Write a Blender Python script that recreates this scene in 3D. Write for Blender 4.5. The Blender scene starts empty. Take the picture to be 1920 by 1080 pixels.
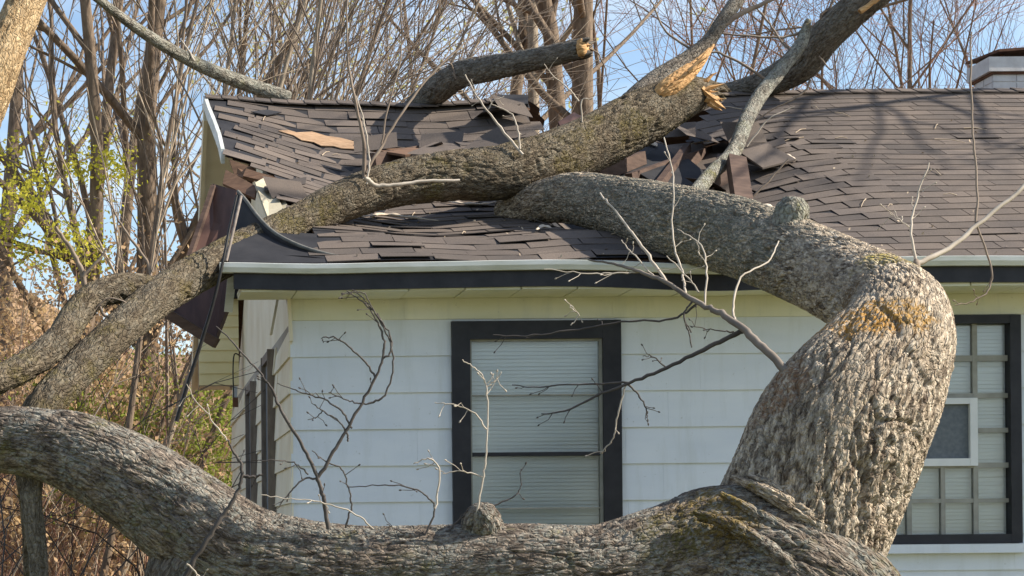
import bpy, math, random
import numpy as np
from mathutils import Vector, Matrix

S = bpy.context.scene
COL = S.collection

# ------------------------------------------------------------------ camera
F = 3840.0                 # focal length in pixels of the 1920 px wide photograph
CX, CY = 250.0, 1015.0     # principal point (the photograph is a crop of a wider view)
DC, HC = 12.0, 0.95        # camera distance to the front wall, camera height
ROLL = math.radians(0.5)
RV = np.array([math.cos(ROLL), 0, -math.sin(ROLL)])
UV = np.array([math.sin(ROLL), 0, math.cos(ROLL)])
CAMP = np.array([0.0, -DC, HC])

cam = bpy.data.cameras.new('camera')
camo = bpy.data.objects.new('camera', cam)
COL.objects.link(camo)
m = Matrix.Identity(4)
m.col[0][:3] = tuple(RV); m.col[1][:3] = tuple(UV); m.col[2][:3] = (0, -1, 0); m.col[3][:3] = tuple(CAMP)
camo.matrix_world = m
cam.sensor_width = 36.0
cam.lens = F / 1920 * 36
cam.shift_x = (960 - CX) / 1920
cam.shift_y = (CY - 540) / 1920
cam.clip_start = 0.1
cam.clip_end = 2000
S.camera = camo

# ------------------------------------------------------------------ light
SUN = Vector((0.80, -0.10, 0.60)).normalized()
SUN_EL = math.asin(SUN.z)
SUN_AZ = math.atan2(SUN.x, SUN.y)
w = bpy.data.worlds.new('World'); S.world = w; w.use_nodes = True
nt = w.node_tree; nt.nodes.clear()
sky = nt.nodes.new('ShaderNodeTexSky'); sky.sky_type = 'NISHITA'; sky.sun_disc = False
sky.sun_elevation = SUN_EL; sky.sun_rotation = SUN_AZ
sky.air_density = 1.0; sky.dust_density = 0.6; sky.ozone_density = 1.4
bg = nt.nodes.new('ShaderNodeBackground'); bg.inputs['Strength'].default_value = 0.11
# thin streaky high cloud, the same all round the sky
tc = nt.nodes.new('ShaderNodeTexCoord')
mp = nt.nodes.new('ShaderNodeMapping'); mp.inputs['Scale'].default_value = (5, 5, 16)
nz = nt.nodes.new('ShaderNodeTexNoise'); nz.inputs['Scale'].default_value = 1.6; nz.inputs['Detail'].default_value = 5
cr = nt.nodes.new('ShaderNodeValToRGB'); cr.color_ramp.elements[0].position = 0.42; cr.color_ramp.elements[1].position = 0.72
cr.color_ramp.elements[1].color = (0.55, 0.55, 0.55, 1)
mx = nt.nodes.new('ShaderNodeMix'); mx.data_type = 'RGBA'; mx.inputs['B'].default_value = (5.6, 6.0, 6.4, 1)
L = nt.links.new
L(tc.outputs['Generated'], mp.inputs['Vector']); L(mp.outputs['Vector'], nz.inputs['Vector'])
L(nz.outputs['Fac'], cr.inputs['Fac']); L(cr.outputs['Color'], mx.inputs['Factor'])
L(sky.outputs['Color'], mx.inputs['A']); L(mx.outputs['Result'], bg.inputs['Color'])
out = nt.nodes.new('ShaderNodeOutputWorld'); L(bg.outputs['Background'], out.inputs['Surface'])

sl = bpy.data.lights.new('sun', 'SUN'); sl.energy = 5.0; sl.angle = math.radians(0.55); sl.color = (1.0, 0.92, 0.79)
so = bpy.data.objects.new('sun', sl); COL.objects.link(so)
so.rotation_euler = (-SUN).to_track_quat('-Z', 'Y').to_euler()

S.view_settings.view_transform = 'Standard'; S.view_settings.look = 'None'
S.view_settings.exposure = 0.88; S.view_settings.gamma = 1.0
S.cycles.max_bounces = 6; S.cycles.diffuse_bounces = 3; S.cycles.transparent_max_bounces = 12
S.cycles.use_denoising = True

# ------------------------------------------------------------------ helpers
def at(px, py, Y):
    d = Y + DC
    return CAMP + np.array([0, d, 0]) + RV * ((px - CX) * d / F) + UV * ((CY - py) * d / F)

def proj(P):
    q = np.asarray(P) - CAMP
    d = q[..., 1]
    return CX + (q @ RV) / d * F, CY - (q @ UV) / d * F

def rad(rpx, Y):
    return rpx * (Y + DC) / F

def inpoly(x, y, poly):
    c = False; n = len(poly); j = n - 1
    for i in range(n):
        xi, yi = poly[i]; xj, yj = poly[j]
        if (yi > y) != (yj > y) and x < (xj - xi) * (y - yi) / (yj - yi) + xi: c = not c
        j = i
    return c

def sm(x, a, b):
    t = np.clip((np.asarray(x, float) - a) / (b - a), 0, 1)
    return t * t * (3 - 2 * t)

def _hash(i, j, k, seed):
    with np.errstate(over='ignore'):
        h = (i.astype(np.uint32) * np.uint32(374761393) + j.astype(np.uint32) * np.uint32(668265263)
             + k.astype(np.uint32) * np.uint32(2147483647) + np.uint32(seed * 974711 % 4294967291))
        h = (h ^ (h >> np.uint32(13))) * np.uint32(1274126177)
        h = (h ^ (h >> np.uint32(16))) * np.uint32(2246822519)
        return h ^ (h >> np.uint32(15))

def noise3(p, seed=0):
    p = np.asarray(p, float)
    i0 = np.floor(p).astype(np.int64); f = p - i0
    u = f * f * f * (f * (f * 6 - 15) + 10)
    r = np.zeros(len(p))
    for dx in (0, 1):
        for dy in (0, 1):
            for dz in (0, 1):
                h = _hash(i0[:, 0] + dx, i0[:, 1] + dy, i0[:, 2] + dz, seed)
                gx = (h & np.uint32(1023)).astype(float) / 511.5 - 1
                gy = ((h >> np.uint32(10)) & np.uint32(1023)).astype(float) / 511.5 - 1
                gz = ((h >> np.uint32(20)) & np.uint32(1023)).astype(float) / 511.5 - 1
                d = gx * (f[:, 0] - dx) + gy * (f[:, 1] - dy) + gz * (f[:, 2] - dz)
                wx = u[:, 0] if dx else 1 - u[:, 0]
                wy = u[:, 1] if dy else 1 - u[:, 1]
                wz = u[:, 2] if dz else 1 - u[:, 2]
                r += d * wx * wy * wz
    return r

def worley(p, seed=0):
    p = np.asarray(p, float)
    i0 = np.floor(p).astype(np.int64)
    f1 = np.full(len(p), 9.0); f2 = np.full(len(p), 9.0)
    for dx in (-1, 0, 1):
        for dy in (-1, 0, 1):
            for dz in (-1, 0, 1):
                c = i0 + (dx, dy, dz)
                h = _hash(c[:, 0], c[:, 1], c[:, 2], seed)
                q = np.stack([(h & np.uint32(1023)) / 1023.0, ((h >> np.uint32(10)) & np.uint32(1023)) / 1023.0,
                              ((h >> np.uint32(20)) & np.uint32(1023)) / 1023.0], 1) + c
                d = np.sqrt(((p - q) ** 2).sum(1))
                m2 = d < f1
                f2 = np.where(m2, f1, np.minimum(f2, d)); f1 = np.where(m2, d, f1)
    return f1, f2

def mesh_np(name, verts, faces, smooth=True, attr=None):
    """faces: (n,k) int array or list of such arrays"""
    if isinstance(faces, np.ndarray): faces = [faces]
    verts = np.asarray(verts, np.float32)
    me = bpy.data.meshes.new(name)
    me.vertices.add(len(verts)); me.vertices.foreach_set('co', verts.ravel())
    loops = np.concatenate([f.ravel() for f in faces]).astype(np.int32)
    tot = np.concatenate([np.full(len(f), f.shape[1]) for f in faces]).astype(np.int32)
    st = np.concatenate([[0], np.cumsum(tot)[:-1]]).astype(np.int32)
    me.loops.add(len(loops)); me.loops.foreach_set('vertex_index', loops)
    me.polygons.add(len(tot)); me.polygons.foreach_set('loop_start', st); me.polygons.foreach_set('loop_total', tot)
    me.polygons.foreach_set('use_smooth', np.full(len(tot), bool(smooth)))
    if attr:
        for k, v in attr.items():
            v = np.asarray(v, np.float32)
            if v.ndim == 2:
                a = me.attributes.new(k, 'FLOAT_VECTOR', 'POINT'); a.data.foreach_set('vector', v.ravel())
            else:
                a = me.attributes.new(k, 'FLOAT', 'POINT'); a.data.foreach_set('value', v)
    me.update()
    return me

def obj(name, me, mat=None, parent=None, kind=None):
    o = bpy.data.objects.new(name, me)
    if mat is not None:
        if not me.materials: me.materials.append(mat)
    COL.objects.link(o)
    if parent is not None: o.parent = parent
    if kind: o['kind'] = kind
    return o

def thing(name, label, cat, loc=(0, 0, 0), group=None):
    """an Empty at the thing's base; children are given in world coordinates through cobj"""
    o = bpy.data.objects.new(name, None); COL.objects.link(o)
    o.location = tuple(loc); o.empty_display_size = 0.1
    o['label'] = label; o['category'] = cat
    if group: o['group'] = group
    return o

def cobj(name, me, mat, parent, kind=None):
    """child whose mesh is in world coordinates: undo the chain's translation"""
    o = obj(name, me, mat, parent, kind)
    t = Vector((0, 0, 0)); p = parent
    while p is not None:
        t += Vector(p.location); p = p.parent
    o.location = -t
    return o

def tag(o, label, cat, group=None):
    o['label'] = label; o['category'] = cat
    if group: o['group'] = group
    return o

class MB:
    def __init__(s): s.v = []; s.f = []
    def quad(s, a, b, c, d):
        n = len(s.v); s.v += [tuple(a), tuple(b), tuple(c), tuple(d)]; s.f.append((n, n + 1, n + 2, n + 3)); return s
    def box(s, x0, x1, y0, y1, z0, z1):
        n = len(s.v)
        s.v += [(x, y, z) for x in (x0, x1) for y in (y0, y1) for z in (z0, z1)]
        s.f += [(n, n+1, n+3, n+2), (n+4, n+6, n+7, n+5), (n, n+4, n+5, n+1), (n+2, n+3, n+7, n+6), (n, n+2, n+6, n+4), (n+1, n+5, n+7, n+3)]
        return s
    def hexa(s, p):          # p: 4 front corners (loop) + 4 back corners (loop)
        n = len(s.v); s.v += [tuple(q) for q in p]
        s.f += [(n, n+1, n+2, n+3), (n+7, n+6, n+5, n+4)]
        for i in range(4):
            j = (i + 1) % 4; s.f.append((n+i, n+4+i, n+4+j, n+j))
        return s
    def beam(s, a, b, wdt, hgt, up=(0, 0, 1)):
        a = Vector(a); b = Vector(b); d = (b - a).normalized(); r = d.cross(Vector(up)).normalized(); u = r.cross(d)
        r = r * wdt / 2; u = u * hgt / 2
        return s.hexa([a-r-u, a+r-u, a+r+u, a-r+u, b-r-u, b+r-u, b+r+u, b-r+u])
    def mesh(s, name, smooth=False):
        me = bpy.data.meshes.new(name); me.from_pydata(s.v, [], s.f); me.update()
        if smooth: me.polygons.foreach_set('use_smooth', np.ones(len(me.polygons), bool))
        return me

def slab(poly, thick, name):
    """closed plate from a 3-D polygon"""
    P = [Vector(p) for p in poly]; n = Vector((0, 0, 0))
    for i in range(len(P)): n += (P[i] - P[0]).cross(P[(i + 1) % len(P)] - P[0])
    n.normalize(); k = len(P)
    v = [p + n * thick / 2 for p in P] + [p - n * thick / 2 for p in P]
    f = [tuple(range(k)), tuple(range(2 * k - 1, k - 1, -1))]
    for i in range(k):
        j = (i + 1) % k; f.append((i, k + i, k + j, j))
    me = bpy.data.meshes.new(name); me.from_pydata([tuple(q) for q in v], [], f); me.update(); return me

# ------------------------------------------------------------------ materials
def mat_new(name):
    ma = bpy.data.materials.new(name); ma.use_nodes = True
    n = ma.node_tree; b = n.nodes['Principled BSDF']
    return ma, n, b

def N(n, t, **kw):
    o = n.nodes.new(t)
    for k, v in kw.items():
        if k in o.inputs: o.inputs[k].default_value = v
        else: setattr(o, k, v)
    return o

def ramp(n, fac, stops):
    r = N(n, 'ShaderNodeValToRGB'); e = r.color_ramp.elements
    while len(e) < len(stops): e.new(0.5)
    for i, (p, c) in enumerate(stops):
        e[i].position = p; e[i].color = (*c, 1) if len(c) == 3 else c
    n.links.new(fac, r.inputs['Fac']); return r.outputs['Color']

def mixc(n, fac, a, b, mode='MIX'):
    m_ = N(n, 'ShaderNodeMix', data_type='RGBA', blend_type=mode)
    for k, v in (('Factor', fac), ('A', a), ('B', b)):
        if hasattr(v, 'links'): n.links.new(v, m_.inputs[k])
        else: m_.inputs[k].default_value = v if k == 'Factor' else (*v, 1)
    return m_.outputs['Result']

def mathn(n, op, a, b=None, clamp=False):
    m_ = N(n, 'ShaderNodeMath', operation=op, use_clamp=clamp)
    for i, v in enumerate((a, b)):
        if v is None: continue
        if hasattr(v, 'links'): n.links.new(v, m_.inputs[i])
        else: m_.inputs[i].default_value = v
    return m_.outputs[0]

def noise_node(n, scale, detail=4, rough=0.55, vec=None, stretch=None):
    if vec is None:
        t = N(n, 'ShaderNodeTexCoord'); vec = t.outputs['Object']
    if stretch:
        mp_ = N(n, 'ShaderNodeMapping'); mp_.inputs['Scale'].default_value = stretch
        n.links.new(vec, mp_.inputs['Vector']); vec = mp_.outputs['Vector']
    z = N(n, 'ShaderNodeTexNoise', Scale=scale, Detail=detail, Roughness=rough)
    n.links.new(vec, z.inputs['Vector']); return z.outputs['Fac']

def bump(n, b, h, strength=0.3, dist=0.01):
    bp = N(n, 'ShaderNodeBump', Strength=strength, Distance=dist)
    n.links.new(h, bp.inputs['Height']); n.links.new(bp.outputs['Normal'], b.inputs['Normal'])

def simple(name, c0, c1, scale=8, rough=0.8, bs=0.2, bd=0.005, stretch=None, detail=5, spec=0.3, lo=0.3, hi=0.7):
    ma, n, b = mat_new(name)
    f = noise_node(n, scale, detail, 0.6, stretch=stretch)
    n.links.new(ramp(n, f, [(lo, c0), (hi, c1)]), b.inputs['Base Color'])
    b.inputs['Roughness'].default_value = rough; b.inputs['Specular IOR Level'].default_value = spec
    if bs: bump(n, b, f, bs, bd)
    return ma

def bark_mat(name, dark, mid, light, lichen, lich_amt=0.5, moss=None, moss_lo=0.5, spots=(), bs=0.8, crack=52):
    """bark, with lichen patches and moss; spots: (centre, radius, colour) mossy growths at real places"""
    ma, n, b = mat_new(name)
    at_ = N(n, 'ShaderNodeAttribute', attribute_name='bk')
    bk = at_.outputs['Vector']
    f1 = noise_node(n, 46, 7, 0.72, bk, (1, 1, 0.4))
    col = ramp(n, f1, [(0.36, dark), (0.49, mid), (0.62, light)])
    fs1 = noise_node(n, 5, 5, 0.65, bk, (1, 1, .3)); fs2 = noise_node(n, 26, 4, 0.7, bk, (1, 1, .55))
    col = mixc(n, mathn(n, 'MULTIPLY', mathn(n, 'MULTIPLY', mathn(n, 'SUBTRACT', fs1, 0.47), 7, True), .55), col, mid)
    col = mixc(n, mathn(n, 'MULTIPLY', mathn(n, 'MULTIPLY', mathn(n, 'SUBTRACT', fs2, 0.56), 9, True), .85), col, dark)
    fmp = N(n, 'ShaderNodeMapping'); fmp.inputs['Scale'].default_value = (1, 1, .33); fmp.inputs['Location'].default_value = (3.7, 1.3, 5.1); n.links.new(bk, fmp.inputs['Vector'])
    fv = N(n, 'ShaderNodeTexVoronoi', feature='F1', Scale=52, Randomness=1.0); n.links.new(fmp.outputs['Vector'], fv.inputs['Vector'])
    fsep = N(n, 'ShaderNodeSeparateColor'); n.links.new(fv.outputs['Color'], fsep.inputs['Color'])
    col = mixc(n, mathn(n, 'MULTIPLY', mathn(n, 'MULTIPLY', mathn(n, 'SUBTRACT', fsep.outputs[0], 0.66), 4, True), .7), col, dark)
    f2 = noise_node(n, 7, 6, 0.7, bk)
    f3 = noise_node(n, 55, 3, 0.6, bk)
    lm = mathn(n, 'MULTIPLY', mathn(n, 'MULTIPLY', mathn(n, 'SUBTRACT', f2, 0.44), 9, True), mathn(n, 'MULTIPLY', mathn(n, 'SUBTRACT', f3, 0.40), 6, True))
    col = mixc(n, mathn(n, 'MULTIPLY', lm, lich_amt), col, lichen)
    if moss:
        f4 = noise_node(n, 4.5, 6, 0.7, bk); f5 = noise_node(n, 70, 4, 0.6, bk)
        mm = mathn(n, 'MULTIPLY', mathn(n, 'MULTIPLY', mathn(n, 'SUBTRACT', f4, moss_lo), 8, True), mathn(n, 'MULTIPLY', mathn(n, 'SUBTRACT', f5, 0.36), 6, True))
        col = mixc(n, mathn(n, 'MULTIPLY', mm, 0.8), col, moss)
    if spots:
        geo = N(n, 'ShaderNodeNewGeometry')
        fs = noise_node(n, 60, 4, 0.65, bk); fb = noise_node(n, 9, 4, 0.6, bk)
        for (c, r, cc) in spots:
            vd = N(n, 'ShaderNodeVectorMath', operation='DISTANCE'); vd.inputs[1].default_value = tuple(c)
            n.links.new(geo.outputs['Position'], vd.inputs[0])
            dd = mathn(n, 'DIVIDE', vd.outputs['Value'], r)
            k = mathn(n, 'SUBTRACT', 1.15, dd)
            k = mathn(n, 'ADD', k, mathn(n, 'MULTIPLY', mathn(n, 'SUBTRACT', fb, 0.5), 1.6))
            k = mathn(n, 'MULTIPLY', mathn(n, 'MULTIPLY', k, 2.6, True), mathn(n, 'MULTIPLY', mathn(n, 'SUBTRACT', fs, 0.42), 8, True), True)
            col = mixc(n, mathn(n, 'MULTIPLY', k, 0.9), col, cc)
    n.links.new(col, b.inputs['Base Color'])
    b.inputs['Roughness'].default_value = 0.92; b.inputs['Specular IOR Level'].default_value = 0.15
    fb2 = noise_node(n, 120, 4, 0.7, bk, (1, 1, 0.5))
    wn = N(n, 'ShaderNodeTexNoise', Scale=14, Detail=3); n.links.new(bk, wn.inputs['Vector'])
    wv = N(n, 'ShaderNodeVectorMath', operation='MULTIPLY_ADD'); n.links.new(wn.outputs['Color'], wv.inputs[0]); wv.inputs[1].default_value = (.05, .05, .12); n.links.new(bk, wv.inputs[2])
    mpv = N(n, 'ShaderNodeMapping'); mpv.inputs['Scale'].default_value = (1, 1, .38); n.links.new(wv.outputs[0], mpv.inputs['Vector'])
    vo = N(n, 'ShaderNodeTexVoronoi', feature='DISTANCE_TO_EDGE', Scale=crack); n.links.new(mpv.outputs['Vector'], vo.inputs['Vector'])
    ck = mathn(n, 'MULTIPLY', vo.outputs['Distance'], 6.0, True)
    hsum = mathn(n, 'ADD', mathn(n, 'MULTIPLY', ck, 1.2), mathn(n, 'ADD', mathn(n, 'MULTIPLY', fb2, .9), f1))
    bump(n, b, hsum, bs, 0.011)
    return ma

M = {}
M['paint'] = simple('white_siding_paint', (0.62, 0.68, 0.75), (0.71, 0.76, 0.81), 1.6, 0.55, 0.06, 0.002, (1, 1, 3), spec=0.35)
M['paint_cream'] = simple('cream_siding_paint', (0.66, 0.58, 0.42), (0.80, 0.74, 0.60), 2.2, 0.6, 0.08, 0.003)
M['paint_algae_bounce'] = simple('algae_and_bounce_paint', (0.68, 0.67, 0.49), (0.80, 0.78, 0.66), 2.5, 0.65, 0.08, 0.003, (1, 1, 2.5))
M['paint_yellow'] = simple('yellowed_porch_paint', (0.72, 0.60, 0.30), (0.82, 0.72, 0.44), 2, 0.6, 0.05, 0.003)
M['gutter'] = simple('gutter_metal', (0.50, 0.51, 0.44), (0.74, 0.75, 0.74), 3, 0.4, 0.05, 0.002, (1, 1, 6), spec=0.5)
M['black'] = simple('black_trim_paint', (0.008, 0.008, 0.012), (0.024, 0.023, 0.028), 9, 0.5, 0.15, 0.003, spec=0.35)
M['felt'] = simple('black_roof_felt', (0.010, 0.010, 0.013), (0.028, 0.027, 0.030), 5, 0.75, 0.3, 0.01)
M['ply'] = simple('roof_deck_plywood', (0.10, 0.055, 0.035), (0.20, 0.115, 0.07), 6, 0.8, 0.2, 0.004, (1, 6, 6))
M['rawwood'] = simple('split_raw_wood', (0.34, 0.17, 0.06), (0.62, 0.38, 0.17), 9, 0.75, 0.5, 0.01, (1, 7, 7))
M['brownpanel'] = simple('dark_brown_panel', (0.050, 0.023, 0.017), (0.098, 0.049, 0.035), 4, 0.55, 0.1, 0.004, (5, 1, 1))
M['woodframe'] = simple('weathered_wood_frame', (0.13, 0.105, 0.09), (0.25, 0.21, 0.18), 7, 0.75, 0.2, 0.004, (5, 5, 1))
M['muntin'] = simple('old_steel_muntin', (0.24, 0.235, 0.20), (0.36, 0.345, 0.30), 12, 0.6, 0.1, 0.002)
M['whiteframe'] = simple('white_vinyl', (0.62, 0.63, 0.62), (0.76, 0.76, 0.74), 6, 0.45, 0.05, 0.002)
M['blind'] = simple('pale_blind', (0.74, 0.77, 0.75), (0.84, 0.85, 0.83), 1.2, 0.6, 0, 0)
M['room'] = simple('dim_room_plaster', (0.30, 0.27, 0.23), (0.40, 0.36, 0.31), 2, 0.9, 0, 0)
M['board'] = simple('split_brown_board', (0.055, 0.032, 0.024), (0.12, 0.075, 0.055), 7, 0.75, 0.3, 0.005, (1, 1, 6))
M['chimney'] = simple('grey_washed_brick', (0.46, 0.44, 0.44), (0.66, 0.65, 0.65), 7, 0.85, 0.4, 0.01)
M['rust'] = simple('rusty_sheet', (0.05, 0.022, 0.014), (0.16, 0.075, 0.045), 11, 0.8, 0.3, 0.005)
M['barkchip'] = simple('peeled_bark_chip', (0.40, 0.32, 0.24), (0.66, 0.57, 0.46), 16, 0.85, 0.4, 0.006, (1, 5, 5))
M['cable'] = simple('black_strip', (0.012, 0.011, 0.012), (0.03, 0.028, 0.027), 15, 0.5, 0.1, 0.002)
M['insul'] = simple('attic_floor', (0.12, 0.10, 0.08), (0.22, 0.18, 0.14), 6, 0.95, 0.5, 0.03)

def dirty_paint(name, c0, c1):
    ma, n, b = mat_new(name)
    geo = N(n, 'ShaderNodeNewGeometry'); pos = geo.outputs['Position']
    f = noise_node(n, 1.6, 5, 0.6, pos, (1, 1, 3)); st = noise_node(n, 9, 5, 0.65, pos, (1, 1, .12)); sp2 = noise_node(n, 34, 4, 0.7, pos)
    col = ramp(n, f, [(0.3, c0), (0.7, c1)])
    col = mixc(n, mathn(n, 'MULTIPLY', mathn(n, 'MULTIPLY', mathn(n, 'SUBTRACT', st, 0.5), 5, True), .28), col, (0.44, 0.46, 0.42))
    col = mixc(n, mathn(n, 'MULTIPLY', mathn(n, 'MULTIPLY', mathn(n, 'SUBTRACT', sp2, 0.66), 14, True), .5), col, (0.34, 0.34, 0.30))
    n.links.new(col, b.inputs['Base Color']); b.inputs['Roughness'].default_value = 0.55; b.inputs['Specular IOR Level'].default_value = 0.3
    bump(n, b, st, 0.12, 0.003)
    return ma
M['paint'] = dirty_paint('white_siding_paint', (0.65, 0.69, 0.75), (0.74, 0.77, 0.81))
M['paint_algae_bounce'] = dirty_paint('algae_and_bounce_paint', (0.68, 0.67, 0.49), (0.80, 0.78, 0.66))  # yellow-green tint: algae staining plus warm ground bounce painted into the colour

def shingle_mat():
    ma, n, b = mat_new('asphalt_shingle')
    a = N(n, 'ShaderNodeAttribute', attribute_name='tone')
    oi = N(n, 'ShaderNodeObjectInfo')
    t = mathn(n, 'ADD', 0.22, mathn(n, 'MULTIPLY', mathn(n, 'FRACT', mathn(n, 'ADD', a.outputs['Fac'], oi.outputs['Random'])), 0.66))
    col = ramp(n, t, [(0.0, (0.075, 0.066, 0.061)), (0.35, (0.112, 0.092, 0.080)), (0.75, (0.142, 0.115, 0.098)), (1.0, (0.185, 0.152, 0.130))])
    geo = N(n, 'ShaderNodeNewGeometry')
    gr = noise_node(n, 240, 2, 0.5, geo.outputs['Position'])
    pa = noise_node(n, 2.4, 5, 0.62, geo.outputs['Position'], (1, 0.6, 1))
    col = mixc(n, 1.0, col, ramp(n, gr, [(0.25, (0.62, 0.62, 0.64)), (0.75, (1.3, 1.28, 1.25))]), 'MULTIPLY')
    col = mixc(n, 1.0, col, ramp(n, pa, [(0.3, (0.74, 0.76, 0.80)), (0.7, (1.14, 1.12, 1.08))]), 'MULTIPLY')
    n.links.new(col, b.inputs['Base Color']); b.inputs['Roughness'].default_value = 0.92
    b.inputs['Specular IOR Level'].default_value = 0.2
    bump(n, b, gr, 0.5, 0.003)
    return ma
M['shingle'] = shingle_mat()

def glass_mat(name, rough=0.02, tint=(0.96, 0.97, 0.96), refl=0.16):
    ma, n, b = mat_new(name)
    tr = N(n, 'ShaderNodeBsdfTransparent'); tr.inputs['Color'].default_value = (*tint, 1)
    gl = N(n, 'ShaderNodeBsdfGlossy'); gl.inputs['Roughness'].default_value = rough; gl.inputs['Color'].default_value = (0.95, 0.97, 1, 1)
    fr = N(n, 'ShaderNodeFresnel', IOR=1.5)
    fz = noise_node(n, 1.3, 3, 0.5)
    bp = N(n, 'ShaderNodeBump', Strength=0.08, Distance=0.05); n.links.new(fz, bp.inputs['Height'])
    n.links.new(bp.outputs['Normal'], gl.inputs['Normal'])
    k = mathn(n, 'ADD', fr.outputs['Fac'], refl, True)
    ms = N(n, 'ShaderNodeMixShader'); n.links.new(k, ms.inputs[0]); n.links.new(tr.outputs[0], ms.inputs[1]); n.links.new(gl.outputs[0], ms.inputs[2])
    n.links.new(ms.outputs[0], n.nodes['Material Output'].inputs['Surface'])
    return ma
M['glass'] = glass_mat('window_glass', rough=0.22, refl=0.03)
M['screen'] = simple('insect_screen', (0.10, 0.115, 0.13), (0.16, 0.175, 0.19), 40, 0.6, 0.1, 0.002)

def leaf_mat(name, c0, c1, trans=0.45):
    ma, n, b = mat_new(name)
    f = noise_node(n, 3.0, 3, 0.6)
    col = ramp(n, f, [(0.3, c0), (0.7, c1)])
    d = N(n, 'ShaderNodeBsdfDiffuse'); t = N(n, 'ShaderNodeBsdfTranslucent')
    n.links.new(col, d.inputs['Color']); n.links.new(col, t.inputs['Color'])
    ms = N(n, 'ShaderNodeMixShader'); ms.inputs[0].default_value = trans
    n.links.new(d.outputs[0], ms.inputs[1]); n.links.new(t.outputs[0], ms.inputs[2])
    n.links.new(ms.outputs[0], n.nodes['Material Output'].inputs['Surface'])
    return ma
M['leaf_spring'] = leaf_mat('spring_leaf', (0.46, 0.46, 0.05), (0.66, 0.60, 0.10))
M['leaf_pale'] = leaf_mat('pale_bud_leaf', (0.42, 0.44, 0.16), (0.60, 0.58, 0.26))
M['leaf_green'] = leaf_mat('under_leaf', (0.16, 0.22, 0.04), (0.34, 0.38, 0.08))
M['leaf_dry'] = leaf_mat('dry_leaf', (0.40, 0.25, 0.14), (0.60, 0.43, 0.27), 0.45)
M['leaf_gold'] = leaf_mat('golden_dry_leaf', (0.46, 0.31, 0.15), (0.68, 0.50, 0.30), 0.5)
M['twig_red'] = simple('red_brown_twig', (0.26, 0.14, 0.10), (0.46, 0.29, 0.21), 5, 0.8, 0, 0)
M['twig_tan'] = simple('tan_twig', (0.34, 0.26, 0.18), (0.56, 0.45, 0.33), 5, 0.8, 0, 0)
M['twig_grey'] = simple('grey_twig', (0.145, 0.108, 0.082), (0.28, 0.22, 0.17), 6, 0.85, 0, 0)
M['twig_dark'] = simple('dark_vine', (0.045, 0.038, 0.035), (0.10, 0.085, 0.075), 6, 0.8, 0, 0)
M['twig_mid'] = simple('brown_twig', (0.10, 0.082, 0.068), (0.21, 0.175, 0.145), 6, 0.85, 0, 0)
M['twig_light'] = simple('pale_twig', (0.34, 0.29, 0.23), (0.52, 0.45, 0.37), 9, 0.8, 0, 0)
M['trunk_far'] = simple('background_bark', (0.095, 0.068, 0.048), (0.235, 0.175, 0.125), 9, 0.9, 0.5, 0.03, (3, 3, 0.7))
M['trunk_tan'] = simple('background_pale_bark', (0.19, 0.15, 0.11), (0.36, 0.30, 0.23), 8, 0.9, 0.5, 0.03, (3, 3, 0.7))
M['litter'] = simple('leaf_litter_ground', (0.16, 0.095, 0.05), (0.33, 0.22, 0.12), 1.3, 0.95, 0.6, 0.1, detail=9)
M['lawn'] = simple('rough_lawn', (0.09, 0.10, 0.03), (0.22, 0.19, 0.08), 0.8, 0.95, 0.6, 0.06, detail=9)

# ------------------------------------------------------------------ tubes
def catmull(P, n):
    P = np.asarray(P, float); Q = np.vstack([2 * P[0] - P[1], P, 2 * P[-1] - P[-2]])
    out_ = []
    k = len(P) - 1
    for i in range(k):
        a, b, c, d = Q[i], Q[i + 1], Q[i + 2], Q[i + 3]
        t = np.linspace(0, 1, n, endpoint=False)[:, None]
        out_.append(0.5 * (2 * b + (c - a) * t + (2 * a - 5 * b + 4 * c - d) * t ** 2 + (3 * b - 3 * c + d - a) * t ** 3))
    out_.append(P[-1:]); return np.vstack(out_)

def path_px(ctrl):
    """(px, py, Y, radius_px) -> (x, y, z, radius)"""
    return np.array([[*at(a, b, Y), rad(r, Y)] for a, b, Y, r in ctrl])

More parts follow.
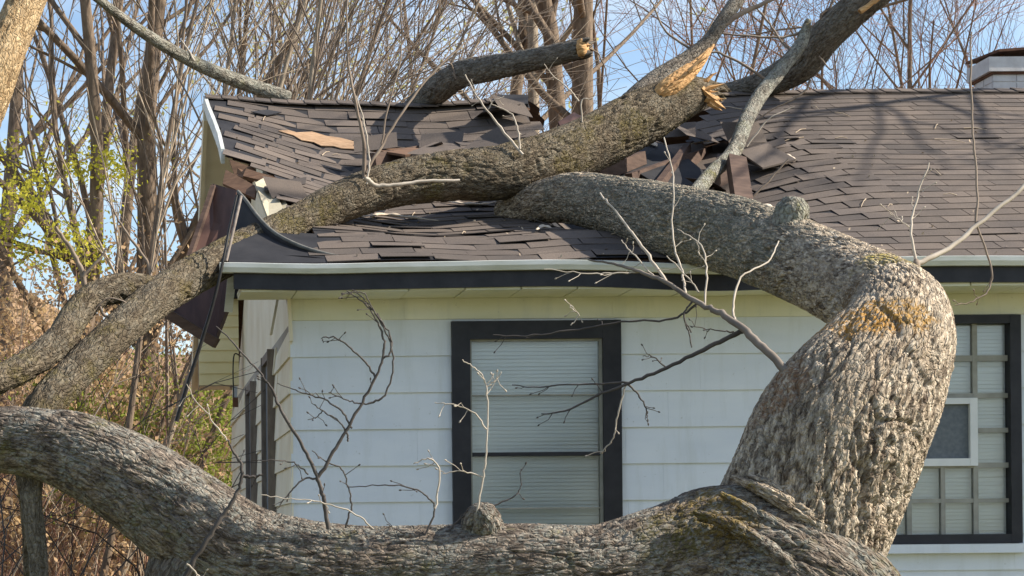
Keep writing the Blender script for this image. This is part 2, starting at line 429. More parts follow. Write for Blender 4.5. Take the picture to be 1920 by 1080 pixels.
def bark_tube(name, ctrl, ds=0.011, cell=0.034, amp=0.02, nseg=None, seed=1, aspect=3.2, lump=0.05, twist=0.25, endcap=None, along=None):
    """tube with real bark relief. ctrl: (x,y,z,r)"""
    C = catmull(ctrl, 40)
    s = np.concatenate([[0], np.cumsum(np.linalg.norm(np.diff(C[:, :3], axis=0), axis=1))])
    n = max(8, int(s[-1] / ds)); si = np.linspace(0, s[-1], n)
    C = np.stack([np.interp(si, s, C[:, k]) for k in range(4)], 1)
    T = np.gradient(C[:, :3], axis=0); T /= np.linalg.norm(T, axis=1)[:, None]
    u = np.cross(T[0], [0.3, 0.9, 0.2]); u /= np.linalg.norm(u); U_ = [u]
    for i in range(1, n):
        u = u - T[i] * (u @ T[i]); u /= np.linalg.norm(u); U_.append(u)
    U_ = np.array(U_); V_ = np.cross(T, U_)
    rm = C[:, 3].mean()
    k = nseg or int(max(24, 2 * math.pi * C[:, 3].max() / (ds * 0.75)))
    th = np.linspace(0, 2 * math.pi, k, endpoint=False)
    TH, SI = np.meshgrid(th, si); R = np.repeat(C[:, 3:4], k, 1)
    tw = TH + twist * SI
    q = np.stack([np.cos(tw) * R, np.sin(tw) * R, SI], 2).reshape(-1, 3)
    q = q + seed * 7.31
    Rf = R.ravel()
    # broad swellings
    lo = noise3(q * np.array([2.2, 2.2, 1.6]), seed) + 0.5 * noise3(q * np.array([5.5, 5.5, 4.0]), seed + 5)
    # interlaced furrows: warped, lengthened cells
    wq = q.copy()
    wq[:, 0] += 0.35 * cell * noise3(q / cell * 0.5, seed + 11); wq[:, 1] += 0.35 * cell * noise3(q / cell * 0.5, seed + 12)
    wq[:, 2] += 1.0 * cell * noise3(q / cell * 0.4, seed + 13)
    c1 = cell * 1.7
    n1 = np.abs(noise3(wq / np.array([c1, c1, c1 * aspect]), seed + 20))
    n2 = np.abs(noise3(wq / np.array([c1 * .55, c1 * .55, c1 * .5 * aspect]), seed + 31))
    n3 = np.abs(noise3(wq / np.array([c1 * 1.2, c1 * 1.2, c1 * .55]), seed + 37))
    pl = sm(n1, -0.01, 0.10); pl2 = sm(n2, -0.01, 0.11) * (0.55 + 0.45 * sm(n3, 0.0, 0.10))
    fine = noise3(q / np.array([cell * .3, cell * .3, cell * .8]), seed + 41) + 0.6 * noise3(q / np.array([cell * .14, cell * .14, cell * .3]), seed + 42)
    m_lo = sm(noise3(q * np.array([4.0, 4.0, 2.2]), seed + 51), -.35, .35)
    n5 = np.abs(noise3(wq / np.array([c1 * 2.6, c1 * 2.6, c1 * 2.2 * aspect]), seed + 57))
    fis = sm(n5, 0.0, 0.06)
    rel = (0.45 + 0.75 * m_lo) * (0.62 * pl + 0.38 * pl2 - 1.0) + 0.9 * (fis - 1.0) * (0.4 + 0.6 * m_lo) + 1.0
    rel = rel + 0.16 * fine - 0.8
    rel0 = 0.62 * pl + 0.38 * pl2 + 0.16 * fine - 0.8
    ampv = amp * np.clip(Rf / max(C[:, 3].max(), 1e-6), 0.35, 1)
    disp = Rf * lump * lo + ampv * rel
    Pn = (U_[:, None, :] * np.cos(TH)[..., None] + V_[:, None, :] * np.sin(TH)[..., None])
    verts = (C[:, None, :3] + Pn * (R + disp.reshape(n, k))[..., None])
    if along is not None: verts = along(verts, C, T, si, TH)
    idx = np.arange(n * k).reshape(n, k); nx = np.roll(idx, -1, 1)
    fq = np.stack([idx[:-1], nx[:-1], nx[1:], idx[1:]], 2).reshape(-1, 4)
    verts = verts.reshape(-1, 3)
    v2 = np.vstack([verts, C[0, :3], C[-1, :3]])
    t0 = np.stack([idx[0], np.full(k, n * k), nx[0]], 1)[:, [0, 1, 2]]
    t1 = np.stack([idx[-1], nx[-1], np.full(k, n * k + 1)], 1)
    bk = np.vstack([q, q[:1], q[-1:]])
    return mesh_np(name, v2, [fq, t0, t1], True, {'bk': bk})

def tubes(polys, sides=5):
    """polys: list of (pts(n,3), radii(n)) -> verts, quads"""
    V = []; Fq = []; off = 0
    a = np.linspace(0, 2 * math.pi, sides, endpoint=False); ca = np.cos(a)[None, :, None]; sa = np.sin(a)[None, :, None]
    for P, r in polys:
        P = np.asarray(P, float); n = len(P)
        T = np.empty_like(P); T[1:-1] = P[2:] - P[:-2]; T[0] = P[1] - P[0]; T[-1] = P[-1] - P[-2]
        ref = np.array([0.31, 0.95, 0.05]) if abs(T[:, 1]).max() < 0.9 * np.linalg.norm(T, axis=1).max() else np.array([0.9, 0.1, 0.35])
        U_ = np.cross(T, ref); U_ /= np.linalg.norm(U_, axis=1)[:, None] + 1e-9
        W = np.cross(T, U_); W /= np.linalg.norm(W, axis=1)[:, None] + 1e-9
        ring = P[:, None, :] + (U_[:, None, :] * ca + W[:, None, :] * sa) * np.asarray(r)[:, None, None]
        V.append(ring.reshape(-1, 3))
        i = np.arange(n * sides).reshape(n, sides) + off; nx = np.roll(i, -1, 1)
        Fq.append(np.stack([i[:-1], nx[:-1], nx[1:], i[1:]], 2).reshape(-1, 4)); off += n * sides
    return np.vstack(V), np.vstack(Fq)

def tube_mesh(name, polys, sides=5):
    v, f = tubes(polys, sides); return mesh_np(name, v, f, True)

def px_poly(pts, Y, r0, r1, n=6, rng=None, wob=0.0):
    """traced twig: pixel points, depth (number or (start,end)), radii in px"""
    Y0, Y1 = Y if isinstance(Y, tuple) else (Y, Y)
    k = len(pts); P = []
    for i, (a, b) in enumerate(pts):
        t = i / (k - 1); P.append(at(a, b, Y0 + (Y1 - Y0) * t))
    Q = catmull(np.array(P), n)
    if wob and rng is not None: Q[1:-1] += rng.normal(0, wob, Q[1:-1].shape)
    Ym = (Y0 + Y1) / 2
    return Q, np.linspace(rad(r0, Y0), rad(r1, Y1), len(Q))

# ================================================================== SETTING
rng = np.random.default_rng(7)
random.seed(7)

def ground_mesh():
    xs = np.concatenate([np.linspace(-400, -30, 14), np.linspace(-28, 28, 60), np.linspace(30, 400, 14)])
    ys = np.concatenate([np.linspace(-60, -14, 12), np.linspace(-13, 30, 44), np.linspace(34, 600, 24)])
    X, Y = np.meshgrid(xs, ys)
    # level yard, then a wooded rise behind and to the side of the house
    Z = 7.5 * sm(Y, 20, 62) + 2.6 * sm(-X, -1.0, 5) * sm(Y, 9, 26)
    Z += 0.05 * noise3(np.stack([X.ravel(), Y.ravel(), X.ravel() * 0], 1) * 0.6, 3).reshape(X.shape)
    n, k = X.shape; i = np.arange(n * k).reshape(n, k)
    f = np.stack([i[:-1, :-1], i[:-1, 1:], i[1:, 1:], i[1:, :-1]], 2).reshape(-1, 4)
    return mesh_np('ground', np.stack([X, Y, Z], 2).reshape(-1, 3), f)

def ground_z(x, y):
    return float(7.5 * sm(y, 20, 62) + 2.6 * sm(-x, -1.0, 5) * sm(y, 9, 26))

def ground_mat():
    ma, n, b = mat_new('yard_and_leaf_litter')
    geo = N(n, 'ShaderNodeNewGeometry'); pos = geo.outputs['Position']
    sp = N(n, 'ShaderNodeSeparateXYZ'); n.links.new(pos, sp.inputs[0])
    f = noise_node(n, 1.4, 9, 0.65, pos); g = noise_node(n, 14, 6, 0.7, pos)
    lawn = ramp(n, g, [(0.3, (0.07, 0.085, 0.025)), (0.7, (0.24, 0.22, 0.09))])
    lit = ramp(n, g, [(0.25, (0.12, 0.07, 0.035)), (0.5, (0.30, 0.18, 0.09)), (0.75, (0.42, 0.30, 0.18))])
    k = mathn(n, 'ADD', mathn(n, 'MULTIPLY', sp.outputs['Y'], 0.25), mathn(n, 'MULTIPLY', mathn(n, 'SUBTRACT', f, 0.5), 4))
    n.links.new(mixc(n, mathn(n, 'ADD', k, 0.0, True), lawn, lit), b.inputs['Base Color'])
    b.inputs['Roughness'].default_value = 0.95; bump(n, b, g, 0.8, 0.08)
    return ma
obj('ground', ground_mesh(), ground_mat(), kind='structure')

# ================================================================== HOUSE
XL, XR = 0.50, 8.6          # roof edges
XW = 0.94                   # left wall face
ZE, YE, RISE, RUN = 2.52, -0.42, 1.80, 4.0
YR = YE + RUN; ZR = ZE + RISE
LS = math.hypot(RISE, RUN)
YB = 7.16                   # back wall
house = thing('house', 'single-storey white clapboard house with a crushed brown shingle roof', 'house', (XW, 0, 0))

def Hpx(py, Y, px=960): return at(px, py, Y)[2]
def Xpx(px, Y, py=540): return at(px, py, Y)[0]

def sag(X, t):
    X = np.asarray(X, float); t = np.asarray(t, float)
    left = sm(X, 0.50, 1.75)
    right = 1 - sm(X, 3.3, 4.75)
    prof = np.interp(t, [0, .12, .25, .4, .6, .8, .93, 1.0, 1.05], [0, .02, .13, .22, .27, .20, .13, .06, .05])
    d = prof * left * right
    deep = sm(X - .65 * t, 2.35, 2.7) * (1 - sm(X, 3.3, 3.9)) * sm(t, .18, .45)
    # left end stays propped up on the gable and bows over it
    hog = 0.05 * (1 - sm(X, 0.5, 1.1)) * np.sin(np.clip(t, 0, 1) * math.pi)
    wav = 0.012 * np.sin(X * 5.1 + t * 6) * left * right + 0.008 * np.sin(X * 2.3 + 1) * np.sin(t * 9)
    return -d - 0.22 * deep + hog + wav

def xl(t):
    return 0.5 + .14 * float(sm(t, .3, .6)) - .055 * float(sm(t, .6, 1.0))

def R_(X, t):
    return np.array([X, YE + RUN * t, ZE + RISE * t + float(sag(X, t))])

def frame(X, t):
    e = 0.02
    a = R_(X + e, t) - R_(X - e, t); b = R_(X, t + e / 4) - R_(X, t - e / 4)
    a /= np.linalg.norm(a); b -= a * (a @ b); b /= np.linalg.norm(b)
    return R_(X, t), a, b, np.cross(a, b)

HOLE_TOP = [(990, 130), (1345, 130), (1338, 200), (1290, 262), (1175, 285), (1160, 420), (1000, 400), (960, 330), (985, 300)]
HOLE_TEAR = [(690, 289), (760, 284), (830, 280), (900, 284), (960, 262), (1000, 300), (985, 345), (700, 312)]
HOLE_RIGHT = [(1165, 282), (1250, 266), (1330, 268), (1402, 258), (1424, 300), (1395, 345), (1330, 385), (1165, 365)]
TORN_LEFT = [(300, 292), (425, 292), (470, 306), (513, 325), (520, 345), (531, 372), (566, 385), (592, 440), (604, 474), (660, 494), (690, 510), (300, 560)]
BARE_WOOD = [(527, 250), (562, 246), (610, 256), (668, 268), (672, 284), (620, 278), (570, 264)]
def missing(px, py):
    return any(inpoly(px, py, h) for h in (HOLE_TOP, HOLE_TEAR, HOLE_RIGHT, TORN_LEFT))

# -- roof deck: felt on top, plywood below
def deck_mesh(name, off, back=False, hole_test=True, torn=True):
    xs = np.arange(XL + 0.01, XR, 0.045); ts = np.linspace(0.0, 1.0, 92)
    V = []; idx = {}
    Fc = []
    def vid(i, j):
        if (i, j) not in idx:
            if back:
                p = R_(xs[i], ts[j]); p = np.array([p[0], 2 * YR - p[1], p[2]])
            else: p = R_(xs[i], ts[j])
            idx[(i, j)] = len(V); V.append(p + np.array([0, 0, off]))
        return idx[(i, j)]
    for i in range(len(xs) - 1):
        for j in range(len(ts) - 1):
            xc = (xs[i] + xs[i + 1]) / 2; tc_ = (ts[j] + ts[j + 1]) / 2
            if back:
                if xc < 0.60: continue
                if 2.9 + 0.25 * math.sin(tc_ * 40) < xc < 3.72 + 0.12 * math.sin(tc_ * 31) and tc_ > 0.6: continue
            else:
                if xc < xl(tc_): continue
                c = R_(xc, tc_); px, py = proj(c)
                if inpoly(px, py, HOLE_TOP) or inpoly(px, py, HOLE_TEAR) or inpoly(px, py, HOLE_RIGHT): continue
                if torn and inpoly(px, py, TORN_LEFT) and not (py > 438): continue
                if torn and px < 432 and py > 292: continue
            Fc.append((vid(i, j), vid(i + 1, j), vid(i + 1, j + 1), vid(i, j + 1)))
    return mesh_np(name, np.array(V), np.array(Fc), True)

roof = cobj('roof', deck_mesh('roof_felt', 0.0), M['felt'], house)
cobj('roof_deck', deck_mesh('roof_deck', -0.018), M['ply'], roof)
cobj('back_slope', deck_mesh('back_slope', 0.0, True), M['ply'], roof)
cobj('back_slope_covering', deck_mesh('back_slope_covering', 0.012, True), M['shingle'], roof)

# -- shingles: one shared wedge, individually placed
EXPO = LS / 31
def wedge(w_, tone, h=1.0, chip=0.0):
    y0, y1 = 0.0, EXPO * 1.33
    x0, x1 = -w_ / 2, w_ / 2
    v = [(x0, y0 + chip, .0014), (x1, y0, .0014), (x1, y1, 0), (x0, y1, 0), (x0, y0 + chip, .0014 + .0046 * h), (x1, y0, .0014 + .0046 * h), (x1, y1, .0008), (x0, y1, .0008)]
    f = [(0, 3, 2, 1), (4, 5, 6, 7), (0, 1, 5, 4), (1, 2, 6, 5), (2, 3, 7, 6), (3, 0, 4, 7)]
    return np.array(v), np.array(f)
TABW = 0.305
variants = []
for k in range(8):
    v, f = wedge(TABW - 0.005, k / 8, 0.85 + 0.06 * (k % 4), [0, .004, -.004, .007, 0, 0.002, -.006, 0][k])
    variants.append(mesh_np('shingle_tab', v, f, False, {'tone': np.full(8, k / 8 * 0.15)}))
    variants[-1].materials.append(M['shingle'])
tabs = []
OCCL = [[(520, 470), (600, 330), (900, 260), (1100, 170), (1360, 140), (1100, 350), (900, 400), (620, 460)],
        [(960, 400), (1100, 330), (1300, 340), (1500, 430), (1700, 520), (1260, 520), (1150, 440)]]
for r in range(31):
    t0 = r / 31
    x = XL + 0.02 + (r % 2) * TABW / 2 + random.uniform(-.06, .06) - TABW
    while x < 6.9:
        xc = x + TABW / 2; x += TABW
        wl = TABW
        if xc < xl(t0) + 0.1: continue
        c, a, b, nn = frame(xc, t0 + 0.5 / 31)
        px, py = proj(c)
        if missing(px, py) or inpoly(px, py, BARE_WOOD): continue
        near = min(abs(px - 990), 400) < 60 and py < 300
        c0, a, b, nn = frame(xc, t0)
        # small irregularities: settled, lifted and slipped tabs
        rot = random.gauss(0, 0.003); lift = abs(random.gauss(0, 0.0004)); slip = random.gauss(0, 0.0018)
        if 430 < px < 1480 and random.random() < 0.10: rot += random.gauss(0, 0.015); lift += random.uniform(0.002, 0.012); slip += random.gauss(0, 0.012)
        elif random.random() < 0.04: lift += random.uniform(0.002, 0.008); rot += random.gauss(0, .015)
        a2 = a * math.cos(rot) + b * math.sin(rot); b2 = b * math.cos(rot) - a * math.sin(rot)
        # butt edge lifts more than the nailed edge
        b3 = b2 * 1.0 - nn * (lift / EXPO); b3 /= np.linalg.norm(b3); n3 = np.cross(a2, b3)
        o_ = c0 + b * slip + nn * (lift + 0.001)
        mtx = Matrix(((a2[0], b3[0], n3[0], o_[0]), (a2[1], b3[1], n3[1], o_[1]), (a2[2], b3[2], n3[2], o_[2]), (0, 0, 0, 1)))
        hid = any(inpoly(px, py, q) for q in OCCL) or px > 1915 or px < 400
        area = 1.0 / (c[1] + DC) ** 2 * (-(nn @ (c - CAMP)) / np.linalg.norm(c - CAMP))
        tabs.append((-1 if hid else area, mtx, random.randrange(8)))
tabs.sort(key=lambda q: -q[0])
HINV = Matrix.Translation(Vector((-XW, 0, 0)))
for area, mtx, k in tabs[:300]:
    o = obj('shingle', variants[k], None, roof); o.matrix_local = mtx
    o.matrix_local = mtx
V = []; Fs = []; tn = []
for area, mtx, k in tabs[300:]:
    v, f = wedge(TABW - 0.005, 0, 0.85 + 0.06 * (k % 4), [0, .004, -.004, .007, 0, 0.002, -.006, 0][k])
    mm = np.array(mtx); Fs.append(f + 8 * len(V)); V.append(v @ mm[:3, :3].T + mm[:3, 3]); tn.append(np.full(8, random.random()))
cobj('shingle_field', mesh_np('shingle_field', np.vstack(V), np.vstack(Fs), False, {'tone': np.concatenate(tn)}), M['shingle'], roof, 'stuff')
# -- ridge caps
for i in range(64):
    xa = 0.575 + i * 0.125
    px, py = proj(R_(xa, 1.0))
    if 925 < px < 1338 or xa > 6.8: continue
    p0 = R_(xa, 1.0) + np.array([0, 0, .022 + random.uniform(0, .006)]); p1 = R_(xa + 0.135, 1.0) + np.array([0, 0, .018])
    q = MB(); d = np.array([0, .12, -.048]); e_ = np.array([0, -.12, -.048]); th = np.array([0, 0, -.010])
    q.hexa([p0 + e_, p1 + e_, p1, p0, p0 + e_ + th, p1 + e_ + th, p1 + th, p0 + th])
    q.hexa([p0, p1, p1 + d, p0 + d, p0 + th, p1 + th, p1 + d + th, p0 + d + th])
    cobj('ridge_cap', q.mesh('ridge_cap'), M['shingle'], roof)

# -- crumpled sheets of shingled deck inside the crushed middle
def sheet(name, pts, thick, mat, parent):   # pts: (px,py,Y)
    return cobj(name, slab([at(*p) for p in pts], thick, name), mat, parent)
sheet('torn_sheet', [(1150, 292, 2.6), (1238, 268, 2.9), (1300, 330, 2.1), (1165, 342, 1.7)], .02, M['felt'], roof)
sheet('torn_sheet', [(1236, 276, 2.9), (1330, 266, 3.0), (1406, 258, 2.95), (1392, 300, 2.3), (1300, 352, 2.0)], .02, M['shingle'], roof)
sheet('torn_sheet', [(1196, 326, 1.7), (1290, 300, 2.2), (1345, 345, 1.7), (1290, 384, 1.2)], .02, M['felt'], roof)
sheet('torn_sheet', [(1290, 352, 1.35), (1345, 322, 1.75), (1385, 345, 1.4), (1345, 384, 1.05)], .014, M['shingle'], roof)
for (p, q_, wd) in [((1180, 338, 1.6), (1330, 286, 2.6), .05), ((1230, 360, 1.3), (1290, 280, 2.5), .045), ((1120, 330, 1.6), (1205, 296, 2.2), .05), ((1330, 372, 1.1), (1352, 300, 2.2), .04), ((1010, 300, 1.9), (1060, 262, 2.6), .05),
                    ((700, 300, 2.0), (790, 284, 2.4), .04), ((800, 302, 1.9), (930, 286, 2.3), .04), ((1240, 384, 1.0), (1400, 318, 1.6), .035), ((1022, 280, 2.3), (1110, 300, 2.2), .04)]:
    cobj('snapped_rafter', MB().beam(at(*p), at(*q_), wd, .09).mesh('snapped_rafter'), M['board'], roof)
gj = random.Random(12)
for (a_, b_, Y_) in [(705, 282, 2.15), (742, 276, 2.25), (790, 281, 2.15), (826, 274, 2.25), (905, 276, 2.1), (948, 268, 2.1), (1212, 262, 2.35), (1262, 258, 2.4), (1318, 262, 2.35), (1402, 268, 2.1), (1432, 282, 1.9), (1455, 262, 2.2), (1418, 312, 1.55), (1352, 352, 1.2), (1378, 392, .85), (545, 376, 1.15), (556, 392, 1.0), (530, 352, 1.4), (968, 214, 3.1), (940, 204, 3.2)]:
    o = obj('shingle', variants[gj.randrange(8)], None, roof); p_ = at(a_, b_, Y_)
    o.matrix_local = Matrix.Translation(Vector(p_)) @ Matrix.Rotation(gj.gauss(0, .5), 4, 'Z') @ Matrix.Rotation(.42 + gj.gauss(0, .3), 4, 'X') @ Matrix.Rotation(gj.gauss(0, .22), 4, 'Y')
sheet('torn_sheet', [(855, 292, 1.9), (900, 258, 2.2), (941, 236, 2.1), (972, 284, 1.7), (930, 300, 1.6)], .018, M['shingle'], roof)
sheet('torn_sheet', [(760, 290, 2.0), (815, 268, 2.3), (862, 272, 2.2), (870, 296, 1.7)], .014, M['shingle'], roof)
sheet('torn_sheet', [(695, 282, 2.2), (775, 279, 2.25), (840, 286, 2.1), (760, 292, 1.95)], .016, M['ply'], roof)
sheet('torn_sheet', [(932, 181, YR - .03), (990, 181, YR - .02), (990, 198, YR - .25), (935, 199, YR - .28)], .03, M['felt'], roof)
sheet('torn_sheet', [(1046, 232, 3.1), (1075, 214, 3.3), (1100, 226, 3.2), (1062, 262, 2.7)], .03, M['brownpanel'], roof)
sheet('torn_sheet', [(1385, 285, 1.75), (1440, 270, 1.98), (1492, 300, 1.6), (1430, 316, 1.45)], .012, M['shingle'], roof)
# bare plywood strip where shingles tore away
def on_roof(px, py, lift):
    """point of the sagging roof seen at a pixel, raised by lift"""
    best = None
    for t in np.linspace(0, 1, 240):
        Y = YE + RUN * t; p = at(px, py, Y); r = R_(p[0], t)
        d = p[2] - r[2]
        if best is None or abs(d) < best[0]: best = (abs(d), r)
    return best[1] + np.array([0, -lift * .4, lift])
bw = [on_roof(a, b, 0.012) for a, b in [(522, 249), (540, 247), (556, 252), (585, 251), (612, 259), (640, 262), (668, 271), (660, 276), (676, 284), (640, 282), (625, 277), (602, 277), (588, 270), (565, 266), (550, 258)]]
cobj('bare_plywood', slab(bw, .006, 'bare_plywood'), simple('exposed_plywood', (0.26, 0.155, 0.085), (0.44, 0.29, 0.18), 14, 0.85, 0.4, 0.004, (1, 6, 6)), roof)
fl = [on_roof(a, b, 0.02) for a, b in [(470, 215), (500, 212), (528, 216), (500, 222)]]
cobj('bare_felt', slab(fl, .006, 'bare_felt'), M['felt'], roof)
# rafters
for i in range(20):
    xa = XW + 0.05 + i * 0.405
    gap = (.36 + .06 * math.sin(i * 2.3), .58 if xa < 2.9 else 1.1) if 1.1 < xa < 4.4 else None
    for (ta, tb) in ([(.12, gap[0])] + ([(gap[1], .985)] if gap[1] < 1 else []) if gap else [(.12, .985)]):
        ts_ = np.linspace(ta, tb, 7); ring = []
        for t_ in ts_:
            c_ = R_(xa, t_) + (0, 0, -.125); ring += [tuple(c_ + (dx_, 0, dz_)) for dx_, dz_ in ((-.02, -.07), (.02, -.07), (.02, .07), (-.02, .07))]
        fc = [(0, 1, 2, 3), (27, 26, 25, 24)] + [(4 * k + j, 4 * k + 4 + j, 4 * k + 4 + (j + 1) % 4, 4 * k + (j + 1) % 4) for k in range(6) for j in range(4)]
        me = bpy.data.meshes.new('rafter'); me.from_pydata(ring, [], fc); me.update()
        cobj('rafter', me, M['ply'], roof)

# -- eave: drip edge / gutter, fascia, soffit
zs = ZE - 0.045
def eave_dip(x): return float(-.030 * np.exp(-((x - 3.3) / .55) ** 2) + .004 * math.sin(x * 3.1) - .010 * np.exp(-((x - 1.0) / .35) ** 2))
def strip_x(prof, x0_, x1_, n_=46, back=.3):
    """long strip with section prof (y,z) following the bent eave line"""
    v = []; f = []; k = len(prof)
    for i in range(n_):
        x = x0_ + (x1_ - x0_) * i / (n_ - 1); v += [(x, y, z + eave_dip(x)) for y, z in prof]
    for i in range(n_ - 1):
        for j in range(k): f.append((i * k + j, (i + 1) * k + j, (i + 1) * k + (j + 1) % k, i * k + (j + 1) % k))
    f += [tuple(range(k)), tuple((n_ - 1) * k + j for j in range(k - 1, -1, -1))]
    me = bpy.data.meshes.new('strip'); me.from_pydata(v, [], f); me.update(); return me
cobj('drip_edge', strip_x([(YE - .045, ZE - .060), (YE - .062, ZE - .034), (YE - .064, ZE - .010), (YE - .050, ZE - .006), (YE + .01, ZE - .004), (YE + .01, ZE - .060)], XL, XR), M['gutter'], house)
cobj('fascia', strip_x([(YE - .012, ZE - .150), (YE - .012, ZE - .0615), (YE + .012, ZE - .0615), (YE + .012, ZE - .150)], XL + .08, XR), M['black'], house)
ZS = ZE - .155
xx = XL + .12
soff = cobj('soffit', MB().box(XL + .12, XR, YE + .016, -.01, ZS + .012, ZS + .03).mesh('soffit'), M['paint_algae_bounce'], house)
while xx < 6.6:
    q = MB().box(xx + .003, xx + .312, YE + .0125, -.012, ZS - .008 + random.uniform(-.003, .003), ZS + .010)
    cobj('soffit_panel', q.mesh('soffit_panel'), M['paint_algae_bounce'], soff); xx += .318

# -- rake (left roof edge): white barge board on the upper half, still in place
tt = np.linspace(.58, 1.0, 5)
for i in range(4):
    p0 = R_(xl(tt[i]) - .02, tt[i]) + (0, 0, .012); p1 = R_(xl(tt[i + 1]) - .02, tt[i + 1]) + (0, 0, .012); dn = np.array([0, 0, -.10]); ins = np.array([.025, 0, 0])
    cobj('barge_board', MB().hexa([p0 + dn, p1 + dn, p1, p0, p0 + dn + ins, p1 + dn + ins, p1 + ins, p0 + ins]).mesh('barge_board'), M['gutter'], house)
# barge board and boxed verge of the back slope
for (a, b, mt_, dz_) in ((0.0, 1.0, 'paint_cream', .19),):
    p0 = np.array([.565, YR + .03, ZR + .02]); p1 = np.array([.565, 2 * YR - YE, ZE + .02]); dn = np.array([0, 0, -dz_]); ins = np.array([.03, 0, 0])
    cobj('barge_board', MB().hexa([p0 + dn, p1 + dn, p1, p0, p0 + dn + ins, p1 + dn + ins, p1 + ins, p0 + ins]).mesh('barge_board'), M[mt_], house)
    q0 = p0 + (.031, 0, -.15); q1 = p1 + (.031, 0, -.15); w_ = np.array([XW - .60, 0, 0]); up = np.array([0, 0, .015])
    cobj('verge_soffit', MB().hexa([q0, q1, q1 + w_, q0 + w_, q0 + up, q1 + up, q1 + w_ + up, q0 + w_ + up]).mesh('verge_soffit'), M['paint_cream'], house)

# -- front wall: sheathing with two openings and lapped boards
W1 = (Xpx(856, 0, 800), Xpx(1153, 0, 800), Hpx(1045, 0), Hpx(612, 0, 1000))
W2 = (Xpx(1632, 0, 800), Xpx(1898, 0, 800), Hpx(1016, 0, 1780), Hpx(602, 0, 1780))
wins = [W1, W2]
def cut(x0, x1, z0, z1):
    """rectangle minus the window openings"""
    rects = [(x0, x1, z0, z1)]
    for (a, b, c, d) in wins:
        nw = []
        for (p, q_, r, s_) in rects:
            if q_ <= a or p >= b or s_ <= c or r >= d: nw.append((p, q_, r, s_)); continue
            if p < a: nw.append((p, a, r, s_))
            if q_ > b: nw.append((b, q_, r, s_))
            if r < c: nw.append((max(p, a), min(q_, b), r, c))
            if s_ > d: nw.append((max(p, a), min(q_, b), d, s_))
        rects = nw
    return rects
q = MB()
for (a, b, c, d) in cut(XW, 8.2, 0, ZS + .02): q.box(a, b, 0.0, 0.10, c, d)
wall = cobj('front_wall', q.mesh('front_wall'), M['room'], house)
COURSE = 0.2135
ztop = ZS + 0.006
zz = Hpx(597, 0, 700)
courses = [(zz, ztop)]
while zz > 0.1: courses.append((zz - COURSE, zz)); zz -= COURSE
for ci, (z0, z1) in enumerate(courses):
    xa = XW - 0.012; first = True
    while xa < 6.6:
        ln = 1.22 if not first else random.uniform(.5, 1.22)
        first = False
        xb = min(xa + ln, 7.0)
        for (a, b, c, d) in cut(xa, xb, z0, z1):
            if b - a < .01 or d - c < .006: continue
            g = .0004; tilt = random.uniform(-.0015, .0015)
            fb = (d - z0) / (z1 - z0); fa = (c - z0) / (z1 - z0)
            ya = -.021 + .015 * fa; yb = -.021 + .015 * fb
            cc = c - (0.010 if c == z0 else 0)
            me = MB().hexa([(a + g, ya, cc + tilt), (b - g, ya, cc - tilt), (b - g, yb, d), (a + g, yb, d),
                            (a + g, -.0005, cc + tilt), (b - g, -.0005, cc - tilt), (b - g, -.0005, d), (a + g, -.0005, d)]).mesh('siding_board')
            cobj('siding_board', me, M['paint_algae_bounce'] if ci == 0 else M['paint'], wall)
        xa = xb

# -- left side wall
side = cobj('side_wall', MB().box(XW, XW + .10, .1, YB, 0, ZS - .13).mesh('side_wall'), M['room'], house)
for ci, (z0, z1) in enumerate(courses[1:]):
    ya = -0.016
    while ya < YB:
        yb = min(ya + random.uniform(1.0, 1.3), YB)
        lift = 0.0
        z1b = z1 - (0.05 if ci == 0 else 0); z0b = z0
        out0 = .020 + (.012 * random.random() if ci < 2 else 0); 
        me = MB().hexa([(XW - out0, yb, z0b - .01), (XW - out0, ya, z0b - .01), (XW - .006 - (out0 - .018) * .5, ya, z1b), (XW - .006, yb, z1b - (.05 if ci == 0 else 0)),
                        (XW - .0005, yb, z0b - .01), (XW - .0005, ya, z0b - .01), (XW - .0005, ya, z1b), (XW - .0005, yb, z1b - (.05 if ci == 0 else 0))]).mesh('siding_board')
        cobj('siding_board', me, M['paint_cream'], side)
        ya = yb + .003
# one corner board split at its top
q = MB().beam(at(541, 556, -.03), at(546, 640, -.03), .02, .05, (0, 1, 0)); cobj('splintered_board', q.mesh('splintered_board'), M['paint_cream'], side)
q = MB().beam(at(520, 562, .45), at(508, 628, .45), .015, .05, (0, 1, 0)); cobj('splintered_board', q.mesh('splintered_board'), M['paint_cream'], side)
# gable wall above the torn corner
gz = ZS - .13
q = MB()
q.hexa([(XW + .02, .35, gz), (XW + .02, 6.8, gz), (XW + .02, YR, ZR - .30), (XW + .02, YR - .02, ZR - .30), (XW + .06, .35, gz), (XW + .06, 6.8, gz), (XW + .06, YR, ZR - .30), (XW + .06, YR - .02, ZR - .30)])
cobj('gable_wall', q.mesh('gable_wall'), M['paint_cream'], house)
cream_dull = simple('weathered_cream', (0.34, 0.30, 0.21), (0.48, 0.43, 0.32), 9, 0.8, 0.3, 0.004)
for p in ([(478, 345, 1.25), (503, 331, 1.5), (533, 400, .85), (503, 414, .75)], [(505, 334, 1.45), (517, 340, 1.4), (541, 392, .95), (531, 402, .9)]):
    cobj('gable_board', slab([at(*k) for k in p], .02, 'gable_board'), cream_dull, house)
for p in ([(424, 320, 1.5), (482, 352, 1.25), (478, 374, 1.15), (418, 346, 1.4)], [(430, 300, 1.75), (480, 318, 1.7), (476, 340, 1.6), (440, 330, 1.7)], [(462, 318, 1.55), (520, 336, 1.4), (518, 347, 1.35), (456, 332, 1.5)]):
    cobj('broken_lath', slab([at(*k) for k in p], .02, 'broken_lath'), M['ply'], house)

